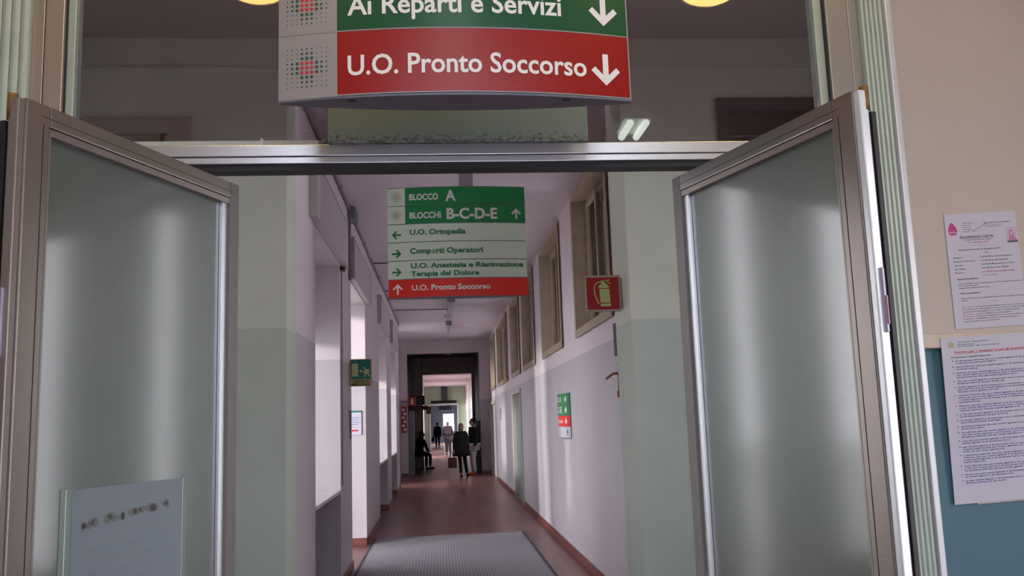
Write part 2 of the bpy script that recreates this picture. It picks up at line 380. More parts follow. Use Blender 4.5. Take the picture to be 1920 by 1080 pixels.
# archway 1
struct(grid_wall(-1.6, XR+.3, 0, ZC+.2, 28, 28.35, [(-1.0, 1.235, 0, 3.74)], 'wall_archway', C_WALL, axis='x'), 'pink-white wall with a square archway ending the corridor', 'wall')
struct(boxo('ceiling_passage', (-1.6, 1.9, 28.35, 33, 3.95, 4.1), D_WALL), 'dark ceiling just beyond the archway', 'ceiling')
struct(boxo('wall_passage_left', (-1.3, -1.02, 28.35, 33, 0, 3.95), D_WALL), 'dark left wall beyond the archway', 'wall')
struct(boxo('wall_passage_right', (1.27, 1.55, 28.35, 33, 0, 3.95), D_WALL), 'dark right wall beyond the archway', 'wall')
struct(grid_wall(-1.3, 1.55, 0, 3.95, 33, 33.3, [(-.62, 1.17, 0, 3.35)], 'wall_second_arch', mat('taupe_paint', (.62, .50, .46, 1), .6, noise=.08), axis='x'), 'taupe wall with the second opening', 'wall')
struct(grid_wall(33.3, 55, 0, 3.75, -1.25, -.95, [(41.5, 44.6, 0, 3.3), (48.5, 53, .8, 3.3)], 'wall_far_left', F_WALL), 'pinkish left wall of the far passage', 'wall')
struct(boxo('wall_far_right', (1.55, 1.8, 33.3, 55, 0, 3.75), F_WALL), 'pinkish right wall of the far passage', 'wall')
struct(boxo('ceiling_far', (-1.25, 1.8, 33.3, 55, 3.75, 3.9), CEIL), 'pinkish ceiling of the far passage', 'ceiling')
struct(grid_wall(-1.2, 1.8, 0, 3.75, 55, 55.3, [(-.62, 1.08, 0, 2.68)], 'wall_green', G_WALL, axis='x'), 'green wall over the last doorway', 'wall')
struct(grid_wall(55.3, 74, 0, 3.4, -1.1, -.9, [(64, 72, .6, 3.0)], 'wall_end_left', F_WALL), 'left wall beyond the last doorway', 'wall')
struct(boxo('wall_end_right', (1.5, 1.7, 55.3, 74, 0, 3.4), F_WALL), 'right wall beyond the last doorway', 'wall')
struct(boxo('ceiling_end', (-1.1, 1.7, 55.3, 74, 3.4, 3.5), CEIL), 'ceiling beyond the last doorway', 'ceiling')
struct(grid_wall(-1.1, 1.7, 0, 3.5, 74, 74.2, [(.2, 1.12, .85, 2.3)], 'wall_end', mat('blue_grey_paint', (.07, .10, .14, 1), .6), axis='x'), 'blue-grey end wall with a bright window', 'wall')

# entrance lobby (camera side)
struct(grid_wall(-3.2, -1.53, 0, 4.32, 3.06, 3.18, [], 'wall_entrance_left', P_WALL, axis='x'), 'cream and blue entrance wall left of the doors', 'wall')
struct(grid_wall(1.66, 4.4, 0, 4.32, 3.05, 3.18, [], 'wall_entrance_right', P_WALL, axis='x'), 'cream entrance wall over a teal-blue dado right of the doors', 'wall')
struct(boxo('wall_entrance_top', (-1.53, 1.66, 3.06, 3.18, 3.7, 4.32), P_WALL), 'wall above the transom window', 'wall')
struct(boxo('wall_lobby_left', (-3.2, -3.0, -1.8, 3.06, 0, 4.32), P_WALL), 'left wall of the entrance lobby', 'wall')
struct(grid_wall(-1.8, 3.05, 0, 4.32, 4.2, 4.4, [(-1.2, .8, .0, 3.0)], 'wall_lobby_right', P_WALL), 'right wall of the entrance lobby', 'wall')
struct(grid_wall(-3.2, 4.4, 0, 4.32, -1.8, -1.6, [(-1.18, 1.38, 0, 4.2)], 'wall_lobby_back', P_WALL, axis='x'), 'back wall of the entrance lobby with its glazed entrance', 'wall')
struct(boxo('trim_3', (1.70, 4.2, 3.025, 3.05, 1.80, 1.852), mat('cream_rail', (.60, .50, .42, 1), .5, noise=.08, nscale=12), bev=.006), 'cream wall rail between the cream paint and teal dado', 'rail')

# skirting
def skirt(name, bl, label): struct(boxes(name, bl, RED_BASE, bev=.004), label, 'skirting board')
lb = []; ys = [YP+.0] + [v for n in NI for v in n[:2]] + [22.9]
for a, b in zip(ys[0::2], ys[1::2]): lb.append((XL, XL+.015, a, b, 0, .10))
for n in NI:
    lb.append((-1.5, XL, n[1]-.015, n[1], 0, .10)); 
skirt('baseboard_left', lb, 'red-brown skirting along the left corridor piers')
skirt('baseboard_right', [(XR-.015, XR, a, b, 0, .10) for a, b in ((YP+.55, 17.05), (18.9, 24.9), (27.4, 28))], 'red-brown skirting along the right corridor wall')
skirt('baseboard_archway', [(-1.2, -1.0, 27.985, 28, 0, .1), (1.235, XR, 27.985, 28, 0, .1)], 'red-brown skirting at the foot of the archway')

# ================================================================== LEFT NICHES
def window_unit(idx, y0, y1, z0, z1, label, x=-1.66):
    r = root('window_%d' % idx, (x, (y0+y1)/2, z0), label, 'window', kind='structure')
    t = .05
    boxes('window_frame', [(x, x+.06, y0, y0+t, z0, z1), (x, x+.06, y1-t, y1, z0, z1), (x, x+.06, y0+t, y1-t, z0, z0+t), (x, x+.06, y0+t, y1-t, z1-t, z1), (x, x+.06, (y0+y1)/2-.04, (y0+y1)/2+.04, z0+t, z1-t)], WPLASTIC, r)
    for a, b in ((y0+t, (y0+y1)/2-.04), ((y0+y1)/2+.04, y1-t)):
        boxo('pane', (x+.02, x+.03, a, b, z0+t, z1-t), GLASS, r)
    portal('daylight_portal', (x-.12, (y0+y1)/2, (z0+z1)/2), y1-y0, z1-z0, (1, 0, 0))
names = ['tall daylight window in the nearest left niche', 'glazed emergency exit in the second left niche', 'daylight window in the third left niche', 'daylight window in the last left niche']
for i, (w, nm) in enumerate(zip(WH, names)):
    window_unit(i+1, w[0], w[1], w[2], w[3], nm)
for i, k in ((0, 0), (2, 1), (3, 2)):
    w = WH[i]; bl = root('roller_shutter', (-1.6, (w[0]+w[1])/2, 2.55), 'grey roller shutter partly lowered in the %s left niche' % ('nearest', 'third', 'last')[k], 'roller shutter')
    for q in range(12): boxo('slat', (-1.60, -1.585, w[0]+.02, w[1]-.02, 2.50+q*.056, 2.553+q*.056), mat('shutter_slat', (.45, .42, .42, 1), .5), bl, .004)
window_unit(5, 23.0, 24.7, 0, 3.85, 'glazed opening in the set-back left wall', -1.5)
for i in (0, 2, 3):
    y0, y1 = NI[i][:2]
    struct(boxo('sill_%d' % (i+1), (-1.5, XL+.012, y0, y1, .93, .965), mat('white_marble', (.72, .70, .70, 1), .25, noise=.05, nscale=10), bev=.006),
           'white stone sill of the %s left niche' % ('nearest', '', 'third', 'last')[i], 'window sill')
SHUT = mat('shutter_box_paint', (.60, .54, .56, 1), .6)
for i, (a, b) in enumerate(((7.18, 9.68), (10.32, 12.9), (15.1, 17.75), (18.8, 21.4))):
    r = root('shutter_box', (XL, (a+b)/2, 3.28), ('pink-white roller shutter box over the nearest left niche', 'roller shutter box over the emergency exit niche', 'roller shutter box over the third left niche', 'roller shutter box over the farthest left niche')[i], 'shutter box', 'shutter boxes over the left niches')
    boxo('cover', (XL+.002, XL+.062, a, b, 3.285, 3.76), SHUT, r, .004)
    boxo('end_cap', (XL+.002, XL+.07, a-.012, a, 3.28, 3.765), mat('grey_green_cap', (.42, .43, .40, 1), .5), r)
    boxo('cover_edge', (XL+.002, XL+.066, b, b+.008, 3.285, 3.76), CONDUIT, r)
    bmr = bmesh.new(); box(bmr, XL+.002, XL+.064, a, b, 3.76, 3.768); link('top_edge', bmr, CONDUIT, r)

# conduits on the left wall and ceiling
bm = bmesh.new(); tube(bm, [(XL+.02, YP+.45, 4.085), (XL+.02, 22.7, 4.085)], .016, 8)
r = root('cable_conduit', (XL, 14, 4.07), 'thin brown cable conduit along the top of the left corridor wall', 'conduit')
link('pipe', bm, CONDUIT, r, True)
for y in (9.3, 10.9, 12.3, 13.6, 15.2, 18): boxo('clip', (XL+.003, XL+.04, y-.02, y+.02, 4.06, 4.11), CONDUIT, r)
boxo('junction_box', (XL+.003, XL+.09, 10.25, 10.6, 3.98, 4.11), GPLASTIC, r, .01)
rd = root('drop_conduit', (XL, 10.29, 3.9), 'thin vertical cable pipe on the pier before the emergency exit niche', 'conduit')
tubeo('pipe', [(XL+.02, 10.29, 3.97), (XL+.02, 10.29, 3.25)], .014, CONDUIT, rd); boxo('clip', (XL+.001, XL+.04, 10.27, 10.31, 3.6, 3.63), CONDUIT, rd)
for i, y in enumerate((14.0, 17.0, 20.0)):
    tag(tubeo('ceiling_conduit', [(XL, y, ZC-.012), (.22, y, ZC-.012)], .012, CONDUIT), 'thin conduit crossing the corridor ceiling, %s of three from the doors' % ('nearest', 'middle', 'farthest')[i], 'conduit', 'ceiling conduits')
r = root('roller_crank', (XL, 9.45, 3.2), 'small brown strap guide on the first left pier corner', 'shutter guide')
boxo('bracket', (XL, XL+.05, 9.40, 9.5, 3.22, 3.26), LEATHER, r); tubeo('strap', [(XL+.012, 9.45, 3.24), (XL+.012, 9.45, 1.0)], .006, CONDUIT, r)

# thermometer-like plate and small notice
tag(boxo('wall_thermometer', (XL, XL+.02, 10.28, 10.36, 1.45, 1.77), GPLASTIC, bev=.004), 'narrow dark plate on the left pier below the exit sign', 'plate')
r = root('niche_notice', (-1.3, 12.54, 1.45), 'small white notice with a red line on the emergency exit reveal', 'notice')
boxo('sheet', (-1.27, -1.08, 12.535, 12.549, 1.47, 1.80), PAPER, r)
bm = bmesh.new(); mp = lambda u, v: Vector((u, 12.533, v))
put_rect(bm, -1.27, -1.08, 1.775, 1.80, mp, mi=0); put_rect(bm, -1.26, -1.12, 1.52, 1.54, mp, mi=1)
for k in range(4): put_rect(bm, -1.255, -1.10-.02*(k % 2), 1.70-k*.03, 1.706-k*.03, mp, mi=2)
link('print', bm, None, r, mats=[TEAL, DRED, INKB])
tag(boxo('switch_plate', (XL, XL+.012, 17.95, 18.05, 1.50, 1.60), WPLASTIC, bev=.003), 'tiny white switch on the third left pier', 'switch')
tag(boxo('wall_plate', (XR-.02, XR, 22.9, 23.15, 1.6, 1.9), GPLASTIC, bev=.004), 'small grey plate on the right wall beyond the first door', 'plate')

# ================================================================== RIGHT CLERESTORY WINDOWS & DOORS
def clerestory(i, y0, y1, z0, z1, nm):
    r = root('window_%d' % (i+10), (XR, (y0+y1)/2, z0), nm, 'window', kind='structure')
    j = .035; x0, x1 = XR-.02, XR+.29
    boxes('window_frame', [(x0, x1, y0, y0+j, z0, z1), (x0, x1, y1-j, y1, z0, z1), (x0, x1, y0+j, y1-j, z0, z0+j), (x0, x1, y0+j, y1-j, z1-j, z1),
                    (x0-.01, x0+.0, y0-.05, y0+j, z0-.05, z1+.04), (x0-.01, x0, y1-j, y1+.05, z0-.05, z1+.04), (x0-.01, x0, y0+j, y1-j, z0-.05, z0+j), (x0-.01, x0, y0+j, y1-j, z1-j, z1+.04)], TAN, r)
    n = 3 if y1-y0 < 3 else 5
    ya, yb = y0+j, y1-j; w = (yb-ya)/n; xs = XR+.13
    for k in range(n):
        a, b = ya+k*w, ya+(k+1)*w
        s = boxes('sash', [(xs, xs+.05, a, a+.05, z0+j, z1-j), (xs, xs+.05, b-.05, b, z0+j, z1-j), (xs, xs+.05, a+.05, b-.05, z0+j, z0+j+.06), (xs, xs+.05, a+.05, b-.05, z1-j-.06, z1-j)], TAN_D if k % 2 else TAN, r)
        boxo('pane', (xs+.02, xs+.026, a+.05, b-.05, z0+j+.06, z1-j-.06), DGLASS, s)
for i, (w, nm) in enumerate(zip(WR, ['nearest', 'second', 'third', 'fourth', 'wide fifth', 'last'])):
    clerestory(i+1, *w, 'tan-framed high window on the right wall, %s along the corridor' % nm)
for i, (d, nm) in enumerate(zip(DR, ['grey-green door in the right wall beyond the curved sign', 'white door in the right wall just before the archway'])):
    y0, y1, z1 = d[0], d[1], d[3]
    r = root('door_%d' % (i+3), (XR, (y0+y1)/2, 0), nm, 'door', kind='structure')
    boxes('door_frame', [(XR-.03, XR+.12, y0, y0+.08, 0, z1), (XR-.03, XR+.12, y1-.08, y1, 0, z1), (XR-.03, XR+.12, y0+.08, y1-.08, z1-.08, z1)], DOORF, r)
    boxo('door_panel', (XR+.03, XR+.07, y0+.08, y1-.08, 0.005, z1-.08), DOORP if i == 0 else WPLASTIC, r)
    h = boxo('handle_plate', (XR+.018, XR+.03, y0+.14, y0+.18, .95, 1.15), ALU_D, r)
    tubeo('handle', [(XR+.02, y0+.16, 1.06), (XR-.02, y0+.16, 1.06), (XR-.02, y0+.28, 1.06)], .01, ALU_D, h)
tag(boxo('wall_strip', (XR-.02, XR, 7.55, 7.7, 2.12, 2.40), mat('dark_brown_strip', (.08, .06, .06, 1), .6)), 'narrow dark plate on the right wall under the fire extinguisher sign', 'plate')
# red pull handle
r = root('pull_cord', (XR-.03, 7.6, 1.85), 'small red-brown alarm pull on the right wall beside the pier', 'alarm pull')
RB = mat('red_brown_plastic', (.24, .07, .05, 1), .5)
tubeo('lever', [(XR, 7.6, 1.97), (XR-.05, 7.66, 1.965), (XR-.09, 7.75, 1.93)], .012, RB, r)
tubeo('cord', [(XR-.012, 7.6, 1.96), (XR-.014, 7.6, 1.80)], .008, RB, r); boxo('knob', (XR-.03, XR-.005, 7.58, 7.62, 1.76, 1.82), RB, r, .005)
tag(boxo('cable_tie', (XR-.012, XR, 7.58, 7.64, 2.03, 2.05), RB), 'tiny dark clip on the right wall above the alarm pull', 'clip')

# doors/void in the hall wall
r = root('door_5', (-2.3, YP, 0), 'pale wooden door behind the left transom glass', 'door', kind='structure')
FRW = mat('pale_door_frame', (.42, .37, .34, 1), .5); 
boxes('door_frame', [(-1.82, -1.66, YP-.03, YP+.1, 0, 3.73), (-2.96, -2.80, YP-.03, YP+.1, 0, 3.73), (-2.80, -1.82, YP-.03, YP+.1, 3.62, 3.73)], FRW, r)
boxo('door_panel', (-2.8, -1.82, YP+.03, YP+.07, 0.005, 3.62), mat('pale_door_leaf', (.50, .48, .42, 1), .5), r)
boxo('door_closer', (-2.25, -2.02, YP-.02, YP+.03, 3.53, 3.57), ALU_D, r)
boxo('top_slot', (-2.75, -1.9, YP+.02, YP+.03, 3.40, 3.43), DARK, r)
tubeo('bolt', [(-1.86, YP-.01, 3.62), (-1.86, YP-.01, 3.2)], .014, ALU_D, r)
r = root('door_6', (2.7, YP, 0), 'dark recessed doorway behind the right transom glass', 'door', kind='structure')
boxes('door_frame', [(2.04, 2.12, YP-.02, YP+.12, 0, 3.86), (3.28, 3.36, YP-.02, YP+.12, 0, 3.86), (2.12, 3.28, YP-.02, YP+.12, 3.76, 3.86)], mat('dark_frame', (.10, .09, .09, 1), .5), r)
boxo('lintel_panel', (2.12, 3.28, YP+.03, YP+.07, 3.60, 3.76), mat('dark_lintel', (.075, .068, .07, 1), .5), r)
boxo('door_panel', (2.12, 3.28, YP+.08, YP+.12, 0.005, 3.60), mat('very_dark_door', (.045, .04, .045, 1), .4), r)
# hole blocks behind
# ================================================================== DOOR SCREEN
def flutes(bm, x0, x1, z0, z1, yf, yb, n):
    """corrugated casing profile extruded in z: n convex ribs facing -y"""
    prof = []
    w = (x1-x0)/n
    for k in range(n):
        for t in range(7):
            a = math.pi*t/6
            prof.append((x0+k*w+w*.5*(1-math.cos(a)) , yf-.012*math.sin(a)))
    prof += [(x1, yb), (x0, yb)]
    lo = [bm.verts.new((x, y, z0)) for x, y in prof]; hi = [bm.verts.new((x, y, z1)) for x, y in prof]
    m = len(prof)
    for i in range(m):
        try: bm.faces.new((lo[i], lo[(i+1) % m], hi[(i+1) % m], hi[i]))
        except ValueError: pass
    bm.faces.new(lo[::-1]); bm.faces.new(hi)
    bmesh.ops.remove_doubles(bm, verts=bm.verts, dist=1e-5)
for side, (x0, x1, n, lab) in {'left': (-1.56, -1.375, 6, 'grey-green fluted casing left of the door screen'), 'right': (1.585, 1.672, 5, 'grey-green fluted casing right of the door screen')}.items():
    bm = bmesh.new(); flutes(bm, x0, x1, 0, 3.7, 3.035, 3.06, n)
    r = root('trim_%d' % (4 if side == 'left' else 5), ((x0+x1)/2, 3.05, 0), lab, 'door casing', kind='structure')
    link('fluted_panel', bm, CASING, r)
    if side == 'right':
        boxo('corner_bead', (1.675, 1.697, 3.012, 3.05, 0, 3.7), WHITE_TRIM, r, .004)
        boxo('shadow_gap', (1.665, 1.675, 3.03, 3.05, 0, 3.7), ALU_D, r)
ds = root('door_screen', (.09, 3.1, 0), 'aluminium door screen with smoked transom glass and a wide header', 'door frame', kind='structure')
ALU_W = mat('warm_aluminium', (0.30, 0.255, 0.235, 1), .34, .75, bump=.04, bscale=250)
SW = mat('stile_aluminium', (0.50, 0.41, 0.35, 1), .38, .6, bump=.04, bscale=250)
boxes('stile', [(-1.375, -1.335, 3.05, 3.15, 0, 3.7), (-1.33, -1.268, 3.045, 3.155, 0, 3.7)], SW, ds, .003)
boxo('stile_groove', (-1.336, -1.329, 3.06, 3.15, 0, 3.7), DARK, ds)
boxes('stile', [(1.462, 1.545, 3.045, 3.155, 0, 3.7), (1.548, 1.585, 3.05, 3.15, 0, 3.7)], mat('grey_stile_aluminium', (0.42, 0.39, 0.38, 1), .38, .6), ds, .003)
BEAD = mat('pale_green_bead', (.50, .56, .50, 1), .35, .2)
boxo('glazing_bead', (-1.265, -1.238, 3.07, 3.13, 2.57, 3.7), BEAD, ds, .003)
boxo('gasket', (-1.269, -1.264, 3.06, 3.14, 2.57, 3.7), BLACK, ds)
boxo('glazing_bead', (1.425, 1.457, 3.07, 3.13, 2.57, 3.7), BEAD, ds, .003)
boxo('gasket', (1.456, 1.463, 3.06, 3.14, 2.57, 3.7), BLACK, ds)
hd = boxes('header', [(-1.268, 1.462, 3.05, 3.15, 2.530, 2.570), (-1.268, 1.462, 3.056, 3.144, 2.505, 2.528)], ALU_L, ds, .002)
hd['label'] = 'bright brushed header bar'
boxo('door_track', (-1.268, 1.462, 3.075, 3.135, 2.484, 2.505), BLACK, ds)
boxo('transom_pane', (-1.24, 1.428, 3.097, 3.103, 2.57, 3.7), TGLASS, ds)
for x0, x1 in ((-.955, -.885), (1.09, 1.165)):
    boxo('mullion', (x0, x1, 3.06, 3.14, 0, 2.505), ALU_L, ds, .003)
for x0, x1 in ((-1.266, -.955), (1.165, 1.46)):
    boxo('sidelight_pane', (x0, x1, 3.096, 3.102, .12, 2.49), FROST, ds); boxo('bottom_rail', (x0, x1, 3.06, 3.14, 0, .12), ALU, ds)

def door_leaf(idx, A, B, nm, sgn):
    """A = free edge near the camera, B = hinge edge; sgn=+1 when the lobby side faces +x"""
    A, B = Vector((*A, 0)), Vector((*B, 0)); L = (B-A).length
    r = root('door_%d' % idx, A, nm, 'door', kind='structure'); WORLD[r.name] = Vector((0, 0, 0))
    t = (B-A).normalized(); n = Vector((-t.y, t.x, 0))           # local x along the leaf, local y = n
    if n.x*sgn < 0: pass
    ang = math.atan2(t.y, t.x); r.rotation_euler = (0, 0, ang)
    # the face we see is at local y = s*... : for the left leaf n points to -x, so the seen side is -y local
    s = 1 if n.x*sgn > 0 else -1
    def B_(name, u0, u1, v0, v1, z0, z1, m, bev=0.0, par=None):
        a, b = sorted((s*v0, s*v1)); return boxo(name, (u0, u1, a, b, z0, z1), m, par or r, bev)
    T0, T1 = -.038, .0          # leaf depth: seen face at v=0
    Z1 = 2.40; bot = 1.085
    ST = .074
    B_('stile', 0, ST, T0, T1, 0.012, Z1, ALU_W, .004); B_('stile', L-.048, L, T0, T1, .012, Z1, mat('dull_stile', (.15, .135, .13, 1), .5, .3), .004)
    B_('top_rail', ST, L-.048, T0, T1, Z1-.052, Z1, ALU_W if sgn > 0 else ALU, .003)
    B_('glazing_bead', ST, L-.048, T0, T1-.004, Z1-.072, Z1-.054, ALU_D)
    B_('glazing_bead', L-.078, L-.049, T0+.01, T1-.012, bot, Z1-.072, ALU_L)
    B_('glazing_bead', ST+.0, ST+.006, T0+.01, T1-.002, bot, Z1-.072, ALU_D)
    B_('gasket', L-.086, L-.078, T0+.012, T1-.028, bot, Z1-.072, BLACK); B_('gasket', ST+.006, L-.08, T0+.012, T1-.026, Z1-.08, Z1-.072, BLACK)
    B_('mid_rail', ST, L-.048, T0, T1, bot-.09, bot, ALU, .003)
    B_('frosted_pane', ST, L-.08, T0+.010, T0+.016, bot, Z1-.072, FROST)
    B_('lower_pane', ST, L-.048, T0+.010, T0+.016, .12, bot-.09, FROST); B_('bottom_rail', ST, L-.048, T0, T1, .012, .12, ALU, .003)
    B_('edge_strip', -.022, 0, T0+.006, T1-.004, 0.012, Z1-.004, WHITE_TRIM if sgn < 0 else ALU_D, .004)
    B_('brush_seal', -.026, -.004, T0-.012, T0+.002, 0.012, Z1-.06, BLACK)
    tubeo('pivot_cap', [(-.012, s*(T0+.008), Z1-.055), (-.012, s*(T0+.008), Z1+.008)], .012, RUST, r)
    # tiny mitre seams and long groove on the seen face
    B_('groove', .052, .0545, T1-.002, T1+.0006, .02, Z1-.05, DARK); B_('groove', .05, L-.02, T1-.002, T1+.0006, Z1-.032, Z1-.0305, DARK)
    h = B_('latch_plate', -.030, -.020, T0+.012, T1-.016, 1.78, 1.94, mat('latch_blue_grey', (.35, .32, .42, 1), .4, .5), .003)
    B_('latch', -.034, -.029, T0+.018, T1-.024, 1.80, 1.87, mat('latch_pink', (.45, .20, .28, 1), .4), 0, h)
    return r, s, L
dl, sl, LL = door_leaf(1, (-.965, 2.13), (-.648, 2.953), 'left aluminium door leaf with frosted glass, swung open toward the camera', 1)
dr, sr_, LR = door_leaf(2, (1.058, 2.105), (.810, 2.938), 'right aluminium door leaf with frosted glass, swung open toward the camera', -1)

# sheet in a clear sleeve on the left leaf (hangs on it: a thing of its own)
ns = root('door_notice', (-.965, 2.13, 0), 'grey-blue notice in a clear sleeve low on the left door glass', 'notice'); WORLD[ns.name] = Vector((0, 0, 0))
ns.rotation_euler = dl.rotation_euler
v0 = sl*(-.0215)
def nb(name, u0, u1, z0, z1, y, th, m):
    a, b = sorted((v0+sl*y, v0+sl*(y+th))); return boxo(name, (u0, u1, a, b, z0, z1), m, ns)
NP = mat('veiled_paper', (0.17, 0.20, 0.24, 1), .5); NS = mat('sleeve_edge', (0.15, 0.19, 0.18, 1), .3)
nb('sheet', .212, .640, 1.0865, 1.466, .001, .001, NP); nb('sleeve_edge', .175, .215, 1.0865, 1.470, 0, .001, NS); nb('sleeve_edge', .638, .664, 1.0865, 1.470, 0, .001, NS)
nb('sleeve_ridge', .190, .193, 1.0865, 1.468, .001, .0015, BEAD); nb('sleeve_ridge', .640, .642, 1.0865, 1.468, .002, .001, BEAD)
bm = bmesh.new(); fm = lambda u, v: Vector((u, v0+sl*.0026, v))
for k, (a, b, c) in enumerate(((.25, .262, 1.375), (.265, .30, 1.378), (.33, .375, 1.385), (.385, .40, 1.388), (.42, .48, 1.392), (.49, .53, 1.396), (.56, .575, 1.40))):
    for q in range(3):
        w = (b-a); put_disc(bm, a+w*(q+.5)/3+random.uniform(-.003, .003), c+random.uniform(-.006, .006), w/4+.004, fm, 8, 0, .008+random.random()*.005)
for k in range(6): put_rect(bm, .25, .60-random.random()*.1, 1.31-k*.03, 1.3115-k*.03, fm, mi=1)
link('smudged_print', bm, None, ns, mats=[mat('brown_smudge', (.145, .15, .15, 1), .7), mat('grey_smudge', (.15, .175, .21, 1), .7)])

# panel behind sign on the header + conduit
r = root('header_box', (.085, 3.04, 2.57), 'pale green metal box with flaking dirt standing on the door header', 'cable box')
boxo('cover', (-.368, .545, 3.035, 3.088, 2.571, 2.80), DIRTY, r, .003)
for x, z in ((-.335, 2.59), (-.335, 2.715), (.51, 2.715)):
    bm = bmesh.new(); tube(bm, [(x, 3.036, z), (x, 3.030, z)], .0065, 12); link('screw', bm, ALU_D, r)
    bm = bmesh.new(); tube(bm, [(x, 3.031, z), (x, 3.0285, z)], .003, 8); link('screw_slot', bm, DARK, r)
r = root('header_cable', (-.9, 3.05, 2.58), 'white plastic trunking lying on the door header left of the box', 'trunking')
WT = mat('trunking_white', (.50, .52, .48, 1), .45)
boxo('trunking', (-1.26, -.40, 3.055, 3.085, 2.571, 2.588), WT, r, .003)
tubeo('elbow', [(-.40, 3.07, 2.580), (-.385, 3.07, 2.585), (-.372, 3.07, 2.60)], .008, GPLASTIC, r)
boxo('clip', (-.60, -.592, 3.052, 3.088, 2.571, 2.594), WPLASTIC, r)

# ================================================================== HANGING SIGNS
def lens_body(bm, x0, x1, yc, bf, bb, z0, z1, seg=24, axis='x'):
    """closed body between a front bulging -y by bf and a back bulging +y by bb"""
    fr = []; bk = []
    for i in range(seg+1):
        s_ = -1+2*i/seg; x = x0+(x1-x0)*i/seg
        fr.append((x, yc-.008-bf*(1-s_*s_))); bk.append((x, yc+.008+bb*(1-s_*s_)))
    prof = fr + bk[::-1]
    lo = [bm.verts.new((x, y, z0)) for x, y in prof]; hi = [bm.verts.new((x, y, z1)) for x, y in prof]; m = len(prof)
    for i in range(m): bm.faces.new((lo[i], lo[(i+1) % m], hi[(i+1) % m], hi[i]))
    bm.faces.new(lo[::-1]); bm.faces.new(hi)
# sign A
XA0, XA1, YA, BA = -.458, .604, 2.60, .07
def mA(off):
    def f(u, v):
        s_ = (2*u-(XA0+XA1))/(XA1-XA0); return Vector((u, YA-.008-BA*(1-s_*s_)-off, v))
    return f
sa = root('hanging_sign', (.073, 2.6, 2.552), 'large curved hanging sign nearest the camera, green row over a red Pronto Soccorso row', 'sign')
bm = bmesh.new(); lens_body(bm, XA0, XA1, YA, BA-.004, .055, 2.552, 2.965); link('body', bm, SUNDER, sa)
XS = -.281
for nm, z0, z1, m in (('red_panel', 2.563, 2.756, SR), ('green_panel', 2.761, 2.956, SG)):
    bm = bmesh.new(); put_rect(bm, XS, XA1, z0, z1, mA(.001), 24)
    bmesh.ops.remove_doubles(bm, verts=bm.verts, dist=1e-6); link(nm, bm, m, sa)
    bm = bmesh.new(); put_rect(bm, XA0, XS, z0-(.007 if z0 < 2.6 else 0), z1, mA(.001), 6)
    bmesh.ops.remove_doubles(bm, verts=bm.verts, dist=1e-6); link('logo_panel', bm, SGREY, sa)
bm = bmesh.new()
for z in (2.7585, 2.5605): put_rect(bm, XA0, XA1, z-.0018, z+.0018, mA(.0018), 24)
put_rect(bm, XA1-.004, XA1, 2.56, 2.956, mA(.0018), 1); link('edge_strip', bm, SGREY, sa)
bm = bmesh.new(); put_text(bm, 'U.O. Pronto Soccorso', -.250, .464, 2.620, .059, mA(.0025), .018); link('lettering', bm, SWHITE, sa); bm = bmesh.new(); put_arrow(bm, .525, 2.645, .100, math.pi, mA(.0025)); link('arrow', bm, SWHITE, sa)
bm = bmesh.new(); put_text(bm, 'Ai Reparti e Servizi', -.250, .392, 2.807, .059, mA(.0025), .018); link('lettering', bm, SWHITE, sa); bm = bmesh.new(); put_arrow(bm, .525, 2.836, .100, math.pi, mA(.0025)); link('arrow', bm, SWHITE, sa)
for z in (2.653, 2.850):
    bm = bmesh.new(); put_dots(bm, -.372, z, .0147, mA(.0022)); link('dot_logo', bm, None, sa, mats=[DGREEN, DRED])
for x in (-.24, .40): boxo('slot', (x-.012, x+.012, YA-.035, YA-.02, 2.5505, 2.5525), BLACK, sa)
for x in (-.25, .40): tubeo('hanger_rod', [(x, YA, 2.96), (x, YA, 4.32)], .008, ALU, sa)

# sign B
XB0, XB1, YB, BB = -.382, .712, 7.0, .05
def mB(off):
    def f(u, v):
        s_ = (2*u-(XB0+XB1))/(XB1-XB0); return Vector((u, YB-.008-BB*(1-s_*s_)-off, v))
    return f
sb = root('directory_sign', (.165, 7, 2.565), 'six-row hanging directory sign in the corridor, green on top and red at the bottom', 'sign')
bm = bmesh.new(); lens_body(bm, XB0, XB1, YB, BB-.003, .03, 2.565, 3.455); link('body', bm, SUNDER, sb)
zt = 3.452; H = (3.452-2.570)/6; XC = -.243
row = lambda k: (zt-(k+1)*H+.003, zt-k*H-.003)
px = lambda p: -.378+(p-727)*1.093/258
for k in range(6):
    z0, z1 = row(k)
    if k < 2:
        bm = bmesh.new(); put_rect(bm, XC, XB1, z0, z1, mB(.001), 20); link('green_panel', bm, SG2, sb)
        bm = bmesh.new(); put_rect(bm, XB0, XC, z0, z1, mB(.001), 4); link('logo_panel', bm, SPALE, sb)
        bm = bmesh.new(); put_dots(bm, px(742), (z0+z1)/2, .0105, mB(.002)); link('dot_logo', bm, None, sb, mats=[DGREEN, DRED])
    else:
        bm = bmesh.new(); put_rect(bm, XB0, XB1, z0, z1, mB(.001), 24); link('pale_panel' if k < 5 else 'red_panel', bm, SPALE if k < 5 else SR2, sb)
zm = lambda k: (row(k)[0]+row(k)[1])/2
def letb(items, m):
    for it in items:
        bm = bmesh.new()
        if it[0] == 'arrow': put_arrow(bm, px(it[1]), it[2], it[3], it[4], mB(.003))
        else: put_text(bm, it[0], px(it[1]), px(it[2]), it[3], it[4], mB(.003), .034)
        link('arrow' if it[0] == 'arrow' else 'lettering', bm, m, sb)
letb([('BLOCCO', 767, 821, zm(0)-.028, .047), ('A', 834, 854, zm(0)-.040, .082)], SWHITE)
